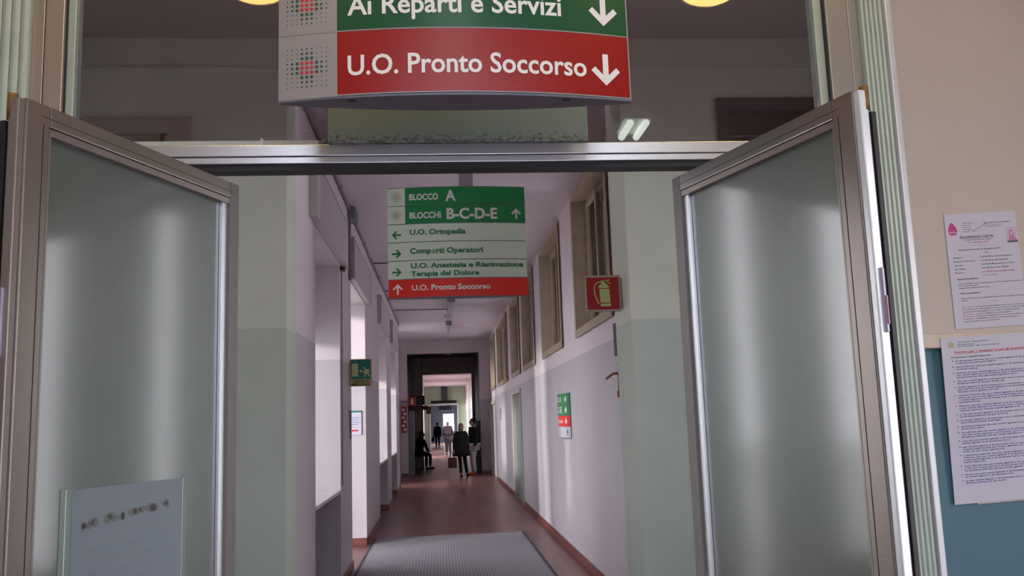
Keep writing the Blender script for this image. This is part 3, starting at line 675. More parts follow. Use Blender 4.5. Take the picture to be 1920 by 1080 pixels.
letb([('BLOCCHI', 767, 825, zm(1)-.030, .047), ('B-C-D-E', 836, 931, zm(1)-.040, .082), ('arrow', 967, zm(1), .085, 0)], SWHITE)
letb([('U.O. Ortopedia', 767, 871, zm(2)-.014, .040), ('arrow', 742, zm(2)-.012, .075, math.pi/2)], TGREEN)
letb([('Comp', 767, 806, zm(3)-.018, .040), ('rti Operatori', 815, 902, zm(3)-.018, .040), ('arrow', 742, zm(3)-.016, .075, -math.pi/2)], TGREEN)
letb([('a', 807.5, 814, zm(3)-.018, .040)], FADED)
letb([('U.O. Anestesia e Rianimazione', 768, 977, zm(4)+.012, .038), ('Terapia del Dolore', 768, 894, zm(4)-.052, .038), ('arrow', 742, zm(4)-.016, .075, -math.pi/2)], TGREEN)
letb([('U.O. Pronto Soccorso', 769, 914, zm(5)-.016, .040), ('arrow', 743, zm(5)-.004, .085, 0)], SWHITE)
boxo('mounting_post', (.19, .30, 6.96, 7.06, 3.455, ZC), mat('post_grey', (.33, .30, .35, 1), .5), sb, .006)
boxo('ceiling_plate', (.12, .37, 6.9, 7.12, ZC-.02, ZC), GPLASTIC, sb, .006)

# fire extinguisher flag sign
fx = root('fire_extinguisher_sign', (1.3, 6.35, 2.34), 'square red flag sign showing a pale fire extinguisher, on the right pier', 'sign')
x0, x1, z0, z1, yf = 1.062, 1.322, 2.352, 2.618, 6.35
boxo('plate', (x0, x1, yf, yf+.012, z0, z1), mat('sign_rim', (.40, .40, .32, 1), .5), fx, .002)
boxo('bracket', (x1-.004, 1.336, yf-.004, yf+.016, z0+.02, z1-.02), GPLASTIC, fx)
cx_, cz_ = (x0+x1)/2, (z0+z1)/2; mF = lambda o: (lambda u, v: Vector((cx_+u*.26, yf-o, cz_-v*.26)))
bm = bmesh.new(); put_rect(bm, -.48, .48, -.48, .48, mF(.001)); link('border', bm, mat('sign_rim_light', rgb(205, 190, 165), .5), fx)
bm = bmesh.new(); put_rect(bm, -.455, .455, -.455, .455, mF(.0018)); link('red_face', bm, mat('ext_red', rgb(170, 20, 26), .5), fx)
bm = bmesh.new(); f = mF(.0026)
ux = lambda p: (p-500)/690; vz = lambda p: (p-515)/690
put_poly(bm, [(ux(x), vz(y)) for x, y in ((432, 430), (625, 430), (640, 695), (445, 695))], f)
put_poly(bm, [(ux(x), vz(y)) for x, y in ((422, 412), (422, 365), (475, 330), (475, 265), (545, 262), (545, 318), (620, 362), (626, 412))], f)
put_poly(bm, [(ux(x), vz(y)) for x, y in ((445, 712), (645, 712), (645, 765), (448, 768))], f)
put_poly(bm, [(ux(x), vz(y)) for x, y in ((478, 262), (640, 252), (640, 268), (545, 282))], f)
put_poly(bm, [(ux(x), vz(y)) for x, y in ((548, 285), (600, 295), (662, 322), (655, 342), (600, 312), (550, 308))], f)
arc = [(475, 295), (400, 300), (352, 350), (332, 430), (345, 530), (378, 640), (415, 715)]
for a, b in zip(arc, arc[1:]):
    dx, dy = b[0]-a[0], b[1]-a[1]; l = math.hypot(dx, dy); nx, ny = -dy/l*11, dx/l*11
    put_poly(bm, [(ux(a[0]+nx), vz(a[1]+ny)), (ux(b[0]+nx), vz(b[1]+ny)), (ux(b[0]-nx), vz(b[1]-ny)), (ux(a[0]-nx), vz(a[1]-ny))], f)
link('extinguisher_print', bm, LUMI, fx)

# emergency exit flag sign
ex = root('emergency_exit_sign', (XL, 10.3, 2.03), 'green running-man exit flag sign with a pale caption on the left pier', 'sign')
x0, x1, z0, z1, yf = -1.012, -.765, 2.035, 2.345, 10.3
boxo('plate', (x0, x1, yf, yf+.012, z0, z1), LUMIT, ex, .002); boxo('bracket', (XL, x0+.004, yf-.002, yf+.014, z0+.03, z1-.03), GPLASTIC, ex)
mE = lambda o: (lambda u, v: Vector((x0+u*(x1-x0), yf-o, z1-v*(z1-z0))))
bm = bmesh.new(); put_rect(bm, .055, .955, .03, .74, mE(.001)); link('green_face', bm, TEAL, ex)
bm = bmesh.new(); f = mE(.002)
put_rect(bm, .10, .38, .17, .64, f)
put_poly(bm, [(.42, .44), (.50, .37), (.50, .41), (.58, .41), (.58, .47), (.50, .47), (.50, .51)], f)
put_disc(bm, .65, .33, .045, f, 10, 0, .04)
for p in ([(.67, .36), (.84, .38), (.86, .50), (.80, .56), (.68, .50)], [(.60, .47), (.70, .38), (.72, .42), (.62, .52)], [(.84, .38), (.93, .45), (.91, .49), (.83, .44)],
          [(.68, .50), (.76, .54), (.70, .66), (.64, .66)], [(.76, .52), (.84, .50), (.90, .60), (.96, .61), (.95, .65), (.86, .64)]): put_poly(bm, p, f)
link('running_man_print', bm, LUMI, ex)
bm = bmesh.new(); put_text(bm, 'USCITA DI', .16, .86, .855, -.075, f, .03); link('lettering', bm, DARK, ex); bm = bmesh.new(); put_text(bm, 'EMERGENZA', .08, .92, .965, -.075, f, .03); link('lettering', bm, DARK, ex)

# curved sign on the right wall
sw = root('wall_direction_sign', (XR, 11.15, 1.37), 'small curved direction sign on the right wall in green, red and white rows', 'sign')
def mW(off):
    def f_(u, v):          # u 0..1 left to right for a viewer facing +x: left = far (larger y)
        s_ = 2*u-1; return Vector((XR-.012-.045*(1-s_*s_)-off, 11.70-u*1.10, v))
    return f_
bm = bmesh.new()
prof = [(XR-.010-.043*(1-(2*i/16-1)**2), 11.70-1.10*i/16) for i in range(17)] + [(XR, 10.6), (XR, 11.7)]
lo = [bm.verts.new((x, y, 1.36)) for x, y in prof]; hi = [bm.verts.new((x, y, 1.90)) for x, y in prof]
for i in range(len(prof)): bm.faces.new((lo[i], lo[(i+1) % len(prof)], hi[(i+1) % len(prof)], hi[i]))
bm.faces.new(lo[::-1]); bm.faces.new(hi); link('body', bm, SUNDER, sw)
for k, (m, nm) in enumerate(((SG2, 'green_panel'), (SG2, 'green_panel'), (SR2, 'red_panel'), (mat('sign_off_white', rgb(205, 205, 215), .4), 'white_panel'))):
    bm = bmesh.new(); put_rect(bm, 0, 1, 1.895-(k+1)*.132+.002, 1.895-k*.132, mW(.001), 16); link(nm, bm, m, sw)
bm = bmesh.new(); f = mW(.003)
ar = lambda u, v, ang: put_poly(bm, [((u+a*.10), v+b*.09) for a, b in ((-.5, -.08), (.1, -.08), (-.1, -.4), (.1, -.4), (.5, 0), (.1, .4), (-.1, .4), (.1, .08), (-.5, .08))], f)
bm.free()
bm = bmesh.new(); put_text(bm, 'BLOCCO A', .12, .62, 1.80, .06, f, .02); ar(.84, 1.83, 0)
link('lettering', bm, SWHITE, sw); bm = bmesh.new(); put_text(bm, 'B-C-D-E', .12, .64, 1.665, .075, f, .02); ar(.84, 1.70, 0)
link('lettering', bm, SWHITE, sw); bm = bmesh.new(); put_text(bm, 'Pronto Soccorso', .10, .68, 1.545, .045, f, .02); ar(.84, 1.565, 0)
link('lettering', bm, SWHITE, sw)
bm = bmesh.new(); put_arrow(bm, .12, 1.43, .07, 0, f); put_arrow(bm, .88, 1.43, .07, 0, f); link('arrows', bm, DGREEN, sw)

# ================================================================== POSTERS
def poster(name, loc, label, x0, x1, z0, z1, yw=3.05, tilt=0.0):
    r = root(name, loc, label, 'notice'); return r
p1 = root('pilgrimage_poster', (1.97, 3.049, 1.875), 'upper white notice with a magenta drop logo, above the cream rail', 'poster')
PX0, PX1, PZ0, PZ1 = 1.838, 2.112, 1.872, 2.290
sk = .012  # the sheet hangs slightly turned, its lines rise to the right
def mP(off): return lambda u, v: Vector((PX0+(PX1-PX0)*u, 3.049-off, PZ1-(PZ1-PZ0)*v+sk*(u-.5)*.9))
bm = bmesh.new()
for o1 in (0.0005, .0025): put_rect(bm, 0, 1, 0, 1, mP(o1), 6)
for e_ in ((0, 0, 1, 0), (0, 1, 1, 1)): pass
link('sheet', bm, PAPER, p1)
bm = bmesh.new(); f = mP(.0035)
def T(s, u0, u1, v, mi=0, h=.013): put_text(bm, s, u0, u1, v, -h, lambda u, q: f(u, q), .015, mi)
put_poly(bm, [(.085, .075), (.115, .088), (.15, .125), (.16, .155), (.14, .185), (.06, .187), (.035, .16), (.04, .13), (.06, .095)], f, 1)
put_text(bm, 'aido', .048, .145, .168, -.016, lambda u, q: mP(.0042)(u, q), .02, 2)
for k, s in enumerate(('Associazione', 'Italiana', 'Donatori', 'di Organi', 'Tessuti')): T(s, .24, .24+.02*len(s)*.72, .088+k*.019, 0, .007)
put_text(bm, 'Non solo in Una', 0, .22, 0, -.012, lambda u, q: f(.37+u*.95, .168-u*.32+q), .015, 1)
T('SEZIONE PROVINCIALE DI BERGAMO', .54, .90, .095, 0, .008); T('Gruppo Intercomunale', .55, .78, .115, 0, .006); T('via Borgo Palazzo', .55, .75, .13, 0, .006)
T('PELLEGRINAGGIO A SAN PIO', .19, .66, .215, 0, .016); put_rect(bm, .19, .66, .219, .2215, f, mi=0)
T('E ai luoghi della Fede del Gargano', .23, .63, .238, 0, .009); T('10 - 13 Dicembre 2014', .29, .58, .262, 1, .011); put_rect(bm, .33, .55, .283, .2845, f, mi=1)
T('Partenza mercoledi 10 dicembre 2014', .15, .73, .325, 0, .012); T('Da:', .51, .56, .355, 0, .011)
for k, (a, b, mi) in enumerate((('Bergamo', 'ore 04.00 p. zza De Gasperi', 0), ('Ponte S. Giovanni', 'ore 04.15 p. zza Comune', 0), ('Seriate', 'ore 04.30 Monumento S. Carlo', 0), ('San Paolo', 'ore 04.50 p. zza Chiesa', 0), ('Palosco', 'ore 05.10 Autostrada Casello', 1))):
    T(a, .07, .07+.018*len(a)*.95, .392+k*.033, mi, .011); T(b, .44, .44+.0165*len(b), .392+k*.033, mi, .011)
put_rect(bm, .45, .66, .548, .5505, f, mi=0)
T('Quota di partecipazione', .09, .38, .575, 0, .009); put_rect(bm, .09, .38, .577, .579, f, mi=0)
T('Soci e familiari euro con il pranzo, camere singole su richiesta', .10, .97, .617, 0, .0085); T('Sono gia compresi', .10, .37, .635, 0, .0085); T('Noleggio pullman, pensione completa e mance', .10, .53, .655, 0, .0085)
T('Quota di partecipazione', .11, .38, .70, 0, .009); put_rect(bm, .11, .38, .702, .704, f, mi=0)
T('Quota iscrizione comprende assicurazione medica e bagaglio per tutti', .12, .98, .745, 0, .0085); T('iscritti', .12, .20, .765, 0, .0085); put_rect(bm, .49, .63, .772, .7735, f, mi=0)
for k in range(7):
    v = .82+k*.0205; e_ = (.98, .99, .90, .78, .95, .88, .62)[k]
    T('programma dettagliato con orari e visite guidate ai santuari' [:44+k*2], .30 if k in (0, 3, 4) else .12, e_, v, 0, .0078)
    if k in (0, 3, 4): T('Primo giorno', .12, .28, v, 1, .0078)
link('print', bm, None, p1, mats=[INK, INKP, PAPER])
bm = bmesh.new(); f = mP(.0035)
put_rect(bm, .84, .985, .14, .275, f, mi=0); f = mP(.0042)
put_disc(bm, .905, .19, .032, f, 12, 1, .028); put_poly(bm, [(.865, .25), (.88, .215), (.93, .212), (.955, .235), (.985, .255), (.985, .27), (.86, .27)], f, 1)
f = mP(.0048); put_disc(bm, .905, .195, .018, f, 10, 0, .017); put_poly(bm, [(.84, .275), (.85, .262), (.985, .262), (.985, .275)], f, 2)
link('portrait_print', bm, None, p1, mats=[LILAC, PINK, INK])

p2 = root('rules_poster', (1.93, 3.02, 1.27), 'lower white sheet densely printed in blue, pinned over the teal dado', 'poster')
QX0, QX1, QZ0, QZ1 = 1.762, 2.12, 1.267, 1.842
def mQ(off): return lambda u, v: Vector((QX0+(QX1-QX0)*u, 3.0235-off+.018*max(0, v-.1), QZ1-(QZ1-QZ0)*v+.016*(u-.5)))
bm = bmesh.new()
for o1 in (0.0005, .002):
    for k in range(10): put_rect(bm, 0, 1, k/10, (k+1)/10, mQ(o1), 3)
link('sheet', bm, PAPER, p2)
bm = bmesh.new(); f = mQ(.003)
T('Azienda Ospedaliera', .17, .50, .035, 3, .008); T('Regione', .17, .34, .05, 3, .008); T('Presidio di ricovero', .17, .60, .062, 3, .008)
put_disc(bm, .10, .045, .035, f, 12, 4, .02)
T('Norme per i visitatori e per gli accompagnatori', .13, 1.0, .098, 1, .012); put_rect(bm, .13, 1.0, .101, .103, f, mi=1)
T('Si informano i gentili utenti che', .09, .5, .128, 0, .009)
lines = 'La direzione informa che per motivi igienici e di sicurezza non e consentito accedere ai reparti fuori orario'
v = .150; k = 0
while v < .90:
    n = (2, 2, 3, 2, 3, 4, 3, 2)[k % 8]
    put_disc(bm, .10, v-.005, .006, f, 6, 0, .004)
    for q in range(n):
        e_ = 1.0 if q < n-1 else (.55, .35, .75, .62)[k % 4]
        s = lines[(k*7+q*11) % 30:][:int(62*e_)]
        T(s, .13, .13+(e_-.13)*1.0, v, 2, .0085); v += .0135
    v += .0095; k += 1
link('print', bm, None, p2, mats=[INK, INKR, INKB, INKT, mat('emblem_print', (.45, .42, .30, 1), .8)])
bm = bmesh.new(); put_rect(bm, .24, 1.0, .975, 1.01, mQ(-.004)); link('backing_strip', bm, mat('cream_tape', (.60, .56, .50, 1), .6), p2)

# ================================================================== FLOOR MAT, CEILING LIGHTS
bm = bmesh.new()
vs = [bm.verts.new(p) for p in ((-.93, 9.3, .001), (1.13, 9.3, .001), (1.13, 13.2, .001), (-.93, 13.2, .001))]
bm.faces.new(vs); r_ = bmesh.ops.extrude_face_region(bm, geom=bm.faces[:]); bmesh.ops.translate(bm, verts=[v for v in r_['geom'] if isinstance(v, bmesh.types.BMVert)], vec=(0, 0, .010))
mt = root('floor_mat', (.1, 11.2, 0), 'grey ribbed entrance mat on the red corridor floor', 'mat')
link('ribbed_surface', bm, MATM, mt)
boxes('border', [(-.97, -.93, 9.26, 13.24, .001, .008), (1.13, 1.17, 9.26, 13.24, .001, .008), (-.93, 1.13, 9.26, 9.30, .001, .008), (-.93, 1.13, 13.20, 13.24, .001, .008)], mat('mat_edge', (.06, .055, .065, 1), .7), mt)

def batten(name, x, y0, y1, label):
    r = root(name, (x, (y0+y1)/2, ZC-.1), label, 'ceiling light', 'corridor ceiling lights')
    boxo('housing', (x-.07, x+.07, y0, y1, ZC-.10, ZC-.03), WPLASTIC, r, .006)
    for dx in (-.04, .04): tubeo('tube_lamp', [(x+dx, y0+.03, ZC-.115), (x+dx, y1-.03, ZC-.115)], .014, mat('unlit_tube', (.6, .62, .62, 1), .3), r)
    boxo('end_cap', (x-.075, x+.075, y0-.02, y0, ZC-.13, ZC-.03), GPLASTIC, r)
    for y in (y0+.2, y1-.2): boxo('mount', (x-.015, x+.015, y-.02, y+.02, ZC-.03, ZC), GPLASTIC, r)
batten('ceiling_light', .27, 17.9, 20.1, 'unlit fluorescent batten on the corridor ceiling just below the directory sign')
batten('ceiling_light', .26, 22.3, 24.6, 'unlit fluorescent batten on the corridor ceiling nearer the archway')
batten('ceiling_light', .26, 11.0, 12.4, 'unlit fluorescent batten hidden above the directory sign')
for (x, y, l) in ((.25, 21.2, 'round smoke detector on the ceiling between the far battens'), (.3, 30.5, 'small round detector on the dark ceiling beyond the archway')):
    z = ZC if y < 28 else 3.95
    bm = bmesh.new(); tube(bm, [(x, y, z), (x, y, z-.05), (x, y, z-.09)], .13, 14, .09); tag(link('smoke_detector', bm, WPLASTIC, None, True), l, 'detector')

# lobby lamps (seen mirrored in the transom) ------------------------------------
LAMP = mat('glowing_opal', (.9, .8, .5, 1), .4, emit=(1.0, .74, .20, 1), es=15)
for i, (x, y) in enumerate(((-1.0, 1.28), (1.66, 1.28))):
    r = root('lobby_lamp', (x, y, 4.2), 'round yellow-glowing lobby lamp, %s one, mirrored in the transom glass' % ('left', 'right')[i], 'lamp', 'lobby lamps')
    bm = bmesh.new(); bmesh.ops.create_uvsphere(bm, u_segments=28, v_segments=14, radius=.20)
    for v in bm.verts: v.co = Vector((x+v.co.x, y+v.co.y, 4.14+v.co.z*.55))
    link('globe', bm, LAMP, r, True)
    tubeo('base', [(x, y, 4.32), (x, y, 4.23)], .09, WPLASTIC, r, 16)
TUBE = mat('lit_tube', (1, 1, 1, 1), .4, emit=(.86, 1.0, .88, 1), es=9)
for i, (x, y) in enumerate(((1.68, -1.0), (.1, -.9), (.1, .8))):
    r = root('lobby_tube_light', (x, y, 4.15), ('short lit twin-tube light mirrored in the transom glass right of the big sign', 'lit twin-tube lobby light behind the viewer', 'lit twin-tube lobby light above the viewer')[i], 'ceiling light', 'lobby tube lights')
    zt_, hl = (3.99, .22) if i == 0 else (4.185, .60)
    boxo('housing', (x-.12, x+.12, y-hl, y+hl, zt_+.03, zt_+.11), WPLASTIC, r)
    if i == 0: tubeo('rod', [(x, y, zt_+.11), (x, y, 4.32)], .012, WPLASTIC, r)
    for dx in (-.065, .065): tubeo('tube_lamp', [(x+dx, y-hl+.03, zt_), (x+dx, y+hl-.03, zt_)], .030, TUBE, r)

struct(boxo('wall_sun_block', (-9, -6, -9, 3.1, -.3, 8), mat('outside_plaster', (.35, .32, .28, 1), .9)), 'unseen building block added outside to keep the sun off the cross hall', 'building')  # added block, out of view, stops sun entering the left hall window
for i, (x, ws, nm) in enumerate(((-3.15, ((3.3, 5.0, .5, 3.7), (5.62, 5.93, 0, 3.7)), 'left'), (4.45, ((3.3, 4.9, .5, 3.7), (5.70, 5.96, 0, 3.7)), 'right'))):
    for j, w in enumerate(ws):
        r = root('window_%d' % (20+2*i+j), (x, w[0], w[2]), '%s at the %s end of the cross hall' % (('wide window', 'narrow glazed strip')[j], nm), 'window', kind='structure')
        boxes('window_frame', [(x-.03, x+.03, w[0], w[0]+.04, w[2], w[3]), (x-.03, x+.03, w[1]-.04, w[1], w[2], w[3]), (x-.03, x+.03, w[0]+.04, w[1]-.04, w[2], w[2]+.04), (x-.03, x+.03, w[0]+.04, w[1]-.04, w[3]-.04, w[3])], WPLASTIC, r)
        boxo('pane', (x-.005, x+.005, w[0]+.04, w[1]-.04, w[2]+.04, w[3]-.04), GLASS, r)
        sgn = 1 if i == 0 else -1
        portal('daylight_portal', (x-sgn*.1, (w[0]+w[1])/2, (w[2]+w[3])/2), w[1]-w[0], w[3]-w[2], (sgn, 0, 0))
# lobby daylight entrance behind the camera
r = root('door_7', (.1, -1.7, 0), 'glazed street entrance behind the viewer', 'door', kind='structure')
boxes('door_frame', [(x, x+.06, -1.74, -1.68, 0, 4.2) for x in (-1.18, .07, 1.32)] + [(-1.12, 1.32, -1.74, -1.68, 4.14, 4.2), (-1.12, 1.32, -1.74, -1.68, 0, .1)], ALU, r)
for a, b in ((-1.12, .07), (.13, 1.32)): boxo('pane', (a, b, -1.72, -1.71, .1, 4.14), clear_glass('tinted_entrance_glass', (.68, .71, .77, 1)), r)
portal('daylight_portal', (.1, -1.85, 2.1), 2.56, 4.2, (0, 1, 0))
portal('daylight_portal', (4.45, -.2, 1.5), 2.0, 3.0, (-1, 0, 0))
portal('daylight_portal', (-1.3, 47.2, 1.6), 11.6, 3.3, (1, 0, 0))
portal('daylight_portal', (4.35, 17.8, 2.3), 17.6, 2.2, (-1, 0, 0)); portal('daylight_portal', (.66, 74.3, 1.6), .92, 1.45, (0, -1, 0)); portal('daylight_portal', (-1.15, 68, 1.8), 8, 2.4, (1, 0, 0))
struct(boxo('ground_street', (-20, 20, -30, -1.85, -.3, -.05), MATS['outside_ground']), 'pale paving outside the street entrance', 'ground')

# ================================================================== FAR END DETAILS
r = root('fire_point_sign', (-1.11, 27.97, 1.32), 'tall narrow red notice on the left side of the archway', 'sign')
boxo('board', (-1.19, -1.03, 27.975, 27.995, 1.32, 2.13), SR, r)
bm = bmesh.new()
for k in range(6): put_disc(bm, -1.11+.02*(-1)**k, 1.42+k*.12, .045, lambda u, v: Vector((u, 27.97, v)), 8)
link('pictogram_print', bm, SWHITE, r)
def flag(name, x0, x1, y, z0, z1, label, arm):
    r = root(name, ((x0+x1)/2, y, z0), label, 'sign'); boxo('plate', (x0, x1, y, y+.02, z0, z1), SR, r)
    cx, cz, w, h = (x0+x1)/2, (z0+z1)/2, x1-x0, z1-z0
    bm = bmesh.new(); mm = lambda u, v: Vector((cx+u*w, y-.004, cz+v*h)); put_rect(bm, -.14, .14, -.35, .25, mm); put_rect(bm, -.06, .1, .25, .36, mm); link('extinguisher_print', bm, LUMI, r)
    boxo('bracket', arm, GPLASTIC, r)
flag('extinguisher_flag_sign', -.965, -.735, 27.9, 2.14, 2.40, 'red extinguisher flag sign left of the archway opening', (-1.22, -.965, 27.90, 27.93, 2.25, 2.29))
flag('small_extinguisher_flag_sign', -.50, -.34, 32.6, 1.92, 2.18, 'smaller red extinguisher flag sign beyond the archway', (-1.02, -.50, 32.61, 32.63, 2.06, 2.09))
r = root('dark_hanging_board', (-.7, 31.5, 2.0), 'dark hanging board with a red lower band beyond the archway', 'sign')
boxo('board', (-1.0, -.53, 31.5, 31.56, 2.22, 2.55), mat('dark_board', (.05, .045, .055, 1), .5), r); boxo('red_band', (-1.0, -.45, 31.5, 31.56, 2.06, 2.20), mat('dull_red', (.16, .02, .02, 1), .5), r)
for x in (-.9, -.6): tubeo('rod', [(x, 31.53, 2.55), (x, 31.53, 3.95)], .012, GPLASTIC, r)
boxo('link_bar', (-.8, -.75, 31.52, 31.54, 2.19, 2.23), GPLASTIC, r)
r = root('far_cabinet', (-.93, 29.4, 0), 'pale grey cabinet against the dark left wall past the archway', 'cabinet')
boxo('body', (-1.019, -.86, 28.9, 29.9, 0, 2.0), mat('cabinet_grey', (.30, .31, .34, 1), .5), r, .005); boxo('door', (-.86, -.85, 28.95, 29.85, .05, 1.95), mat('cabinet_front', (.34, .35, .38, 1), .45), r); boxo('handle', (-.85, -.835, 29.35, 29.37, .95, 1.1), ALU_D, r)
tag(boxo('green_wall_sign', (-1.015, -.99, 28.5, 28.8, 1.85, 2.12), DGREEN), 'small dark green sign above the grey cabinet', 'sign')
r = root('overdoor_sign', (.2, 54.6, 2.75), 'dark hanging box and sign bar before the green wall', 'sign')
boxo('bar', (-.55, 1.0, 54.5, 54.7, 2.74, 2.90), mat('black_sign', (.015, .015, .017, 1), .9, spec=.05), r); boxo('hanger_box', (.08, .45, 54.52, 54.68, 2.90, 3.75), mat('dark_grey_box', (.05, .05, .06, 1), .9, spec=.1), r)
r = root('end_doorway', (.22, 54.97, 0), 'pale frame of the last doorway in the green wall', 'door frame')
boxes('jamb', [(-.66, -.58, 54.94, 54.995, 0, 2.72), (1.02, 1.12, 54.94, 54.995, 0, 2.72), (-.58, 1.02, 54.94, 54.995, 2.62, 2.72)], WPLASTIC, r)
r = root('end_hanging_sign', (.25, 62, 2.3), 'grey hanging sign beyond the last doorway', 'sign')
boxo('board', (-.1, .75, 62, 62.05, 2.45, 2.75), GPLASTIC, r); tubeo('rod', [(.3, 62.02, 2.75), (.3, 62.02, 3.4)], .02, GPLASTIC, r)
r = root('window_30', (.66, 74.1, .85), 'bright window at the very end of the corridor', 'window', kind='structure')
boxes('window_frame', [(.2, .24, 74.05, 74.12, .85, 2.3), (1.08, 1.12, 74.05, 74.12, .85, 2.3), (.24, 1.08, 74.05, 74.12, 2.26, 2.3), (.24, 1.08, 74.05, 74.12, .85, .89)], WPLASTIC, r); boxo('pane', (.24, 1.08, 74.08, 74.09, .89, 2.26), GLASS, r)
r = root('dark_cupboard', (1.17, 28.9, 0), 'tall dark cupboard against the right side past the archway', 'cupboard')
boxo('body', (1.10, 1.268, 28.45, 29.3, 0, 1.62), mat('cupboard_dark', (.05, .05, .06, 1), .5), r, .005); boxo('door', (1.09, 1.10, 28.5, 29.25, .05, 1.58), mat('cupboard_front', (.06, .06, .075, 1), .45), r); boxo('handle', (1.078, 1.09, 28.55, 28.57, .8, .95), ALU_D, r)
# bench
r = root('waiting_bench', (-.85, 32.1, 0), 'low dark bench against the left wall beyond the archway', 'bench')
boxo('seat', (-1.0, -.62, 31.9, 32.95, .42, .46), mat('bench_dark', (.05, .03, .03, 1), .5), r, .005)
for y in (32.0, 32.85):
    for x in (-.95, -.64): tubeo('leg', [(x, y, 0), (x, y, .42)], .018, GPLASTIC, r)

# ================================================================== PEOPLE
def skin_mesh(name, pts, edges, m, parent, sub=1):
    """pts = [(co, (rx, ry))]; grows one continuous surface"""
    me = bpy.data.meshes.new(name); me.from_pydata([p[0] for p in pts], edges, [])
    o = bpy.data.objects.new(name, me); COL.objects.link(o)
    md = o.modifiers.new('skin', 'SKIN'); me.skin_vertices or o.modifiers
    sv = me.skin_vertices[0].data
    for i, p in enumerate(pts): sv[i].radius = p[1]; sv[i].use_root = (i == 0)
    md.use_smooth_shade = True; md.use_x_symmetry = False
    sb_ = o.modifiers.new('sub', 'SUBSURF'); sb_.levels = sub
    dg = bpy.context.evaluated_depsgraph_get(); nm = bpy.data.meshes.new_from_object(o.evaluated_get(dg))
    bpy.data.objects.remove(o); nm.name = name
    q = bpy.data.objects.new(name, nm); COL.objects.link(q); nm.materials.clear(); nm.materials.append(m); q.parent = parent
    for p in nm.polygons: p.use_smooth = True
    return q
def ellip(bm, c, r, seg=14, mi=0):
    k = bmesh.ops.create_uvsphere(bm, u_segments=seg, v_segments=seg//2+1, radius=1)
    for v in k['verts']: v.co = Vector((c[0]+v.co.x*r[0], c[1]+v.co.y*r[1], c[2]+v.co.z*r[2]))
    for f_ in {f for v in k['verts'] for f in v.link_faces}: f_.material_index = mi
def person(loc, face, H, J, label, top, bottom, hair, shoe, coat_len=.0, bulk=1.0, skirt_=False, hairlen=.0, scale=1.0, legw=1.02):
    """J: overrides of joint positions (local metres for a 1.7 m body, facing +y)"""
    r = root('person', loc, label, 'person'); WORLD[r.name] = Vector((0, 0, 0)); r.rotation_euler = (0, 0, face); k = H/1.7*scale; r.scale = (k, k, k)
    D = dict(pel=(0, 0, .95), wai=(0, 0, 1.10), che=(0, .01, 1.30), neb=(0, -.01, 1.45), nec=(0, 0, 1.51), hed=(0, .015, 1.60))
    for s_, t in ((-1, 'l'), (1, 'r')):
        D.update({t+'hip': (s_*.09, 0, .90), t+'kne': (s_*.10, .02, .49), t+'ank': (s_*.10, -.02, .08), t+'toe': (s_*.12, .14, .03),
                  t+'sho': (s_*.17, -.01, 1.40), t+'elb': (s_*.23, -.03, 1.13), t+'wri': (s_*.24, .05, .89), t+'han': (s_*.24, .07, .80)})
    D.update(J)
    R_ = dict(pel=(.14, .10), wai=(.12, .085), che=(.14, .10), neb=(.07, .06), nec=(.05, .05), hed=(.05, .05), hip=(.085, .085), kne=(.055, .055), ank=(.036, .04), sho=(.055, .055), elb=(.040, .040), wri=(.028, .024), han=(.035, .018), toe=(.035, .02))
    ids = {}; pts = []
    def add(n_): ids[n_] = len(pts); pts.append((D[n_], R_[n_] if n_ in R_ else R_[n_[1:]]))
    for n_ in ('pel', 'wai', 'che', 'neb', 'nec', 'hed'): add(n_)
    E_ = [('pel', 'wai'), ('wai', 'che'), ('che', 'neb'), ('neb', 'nec'), ('nec', 'hed')]
    for t in 'lr':
        for n_ in ('hip', 'kne', 'ank', 'toe', 'sho', 'elb', 'wri', 'han'): add(t+n_)
        E_ += [('pel', t+'hip'), (t+'hip', t+'kne'), (t+'kne', t+'ank'), (t+'ank', t+'toe'), ('neb', t+'sho'), (t+'sho', t+'elb'), (t+'elb', t+'wri'), (t+'wri', t+'han')]
    skin_mesh('body', pts, [(ids[a], ids[b]) for a, b in E_], SKIN_M, r)
    h = Vector(D['hed'])
    bm = bmesh.new(); ellip(bm, h+Vector((0, .005, .045)), (.075, .092, .112)); ellip(bm, h+Vector((0, .095, .035)), (.013, .02, .022), 8)
    for s_ in (-1, 1): ellip(bm, h+Vector((s_*.076, 0, .035)), (.010, .020, .028), 8); ellip(bm, h+Vector((s_*.03, .083, .058)), (.013, .012, .009), 8, 1)
    ellip(bm, h+Vector((0, .088, -.012)), (.024, .008, .006), 8, 2)
    link('head', bm, None, r, True, [SKIN_M, DARK, mat('lips', (.30, .10, .09, 1), .5)])
    bm = bmesh.new(); ellip(bm, h+Vector((0, -.018, .070)), (.086, .096, .102), 16)
    if hairlen: ellip(bm, h+Vector((0, -.045, .0)), (.088, .06, .12+hairlen), 14)
    link('hair', bm, hair, r, True)
    # hands: palm and five fingers
    for t, s_ in (('l', -1), ('r', 1)):
        w = Vector(D[t+'wri']); a = Vector(D[t+'han']); d = (a-w).normalized(); sd_ = Vector((0, 1, 0)); sd_ = (sd_-d*sd_.dot(d)).normalized(); nrm = d.cross(sd_)
        bm = bmesh.new()
        for q, ln in enumerate((.070, .082, .078, .062)):
            b0 = a + sd_*(.024-.016*q); tube(bm, [b0-d*.02, b0+d*ln*.5, b0+d*ln*.85-nrm*s_*.015], .0085, 6, .006)
        b0 = w+d*.03+sd_*.02; tube(bm, [b0, b0+sd_*.028+d*.028, b0+sd_*.032+d*.062], .010, 6, .007)
        link('hand', bm, SKIN_M, r, True)
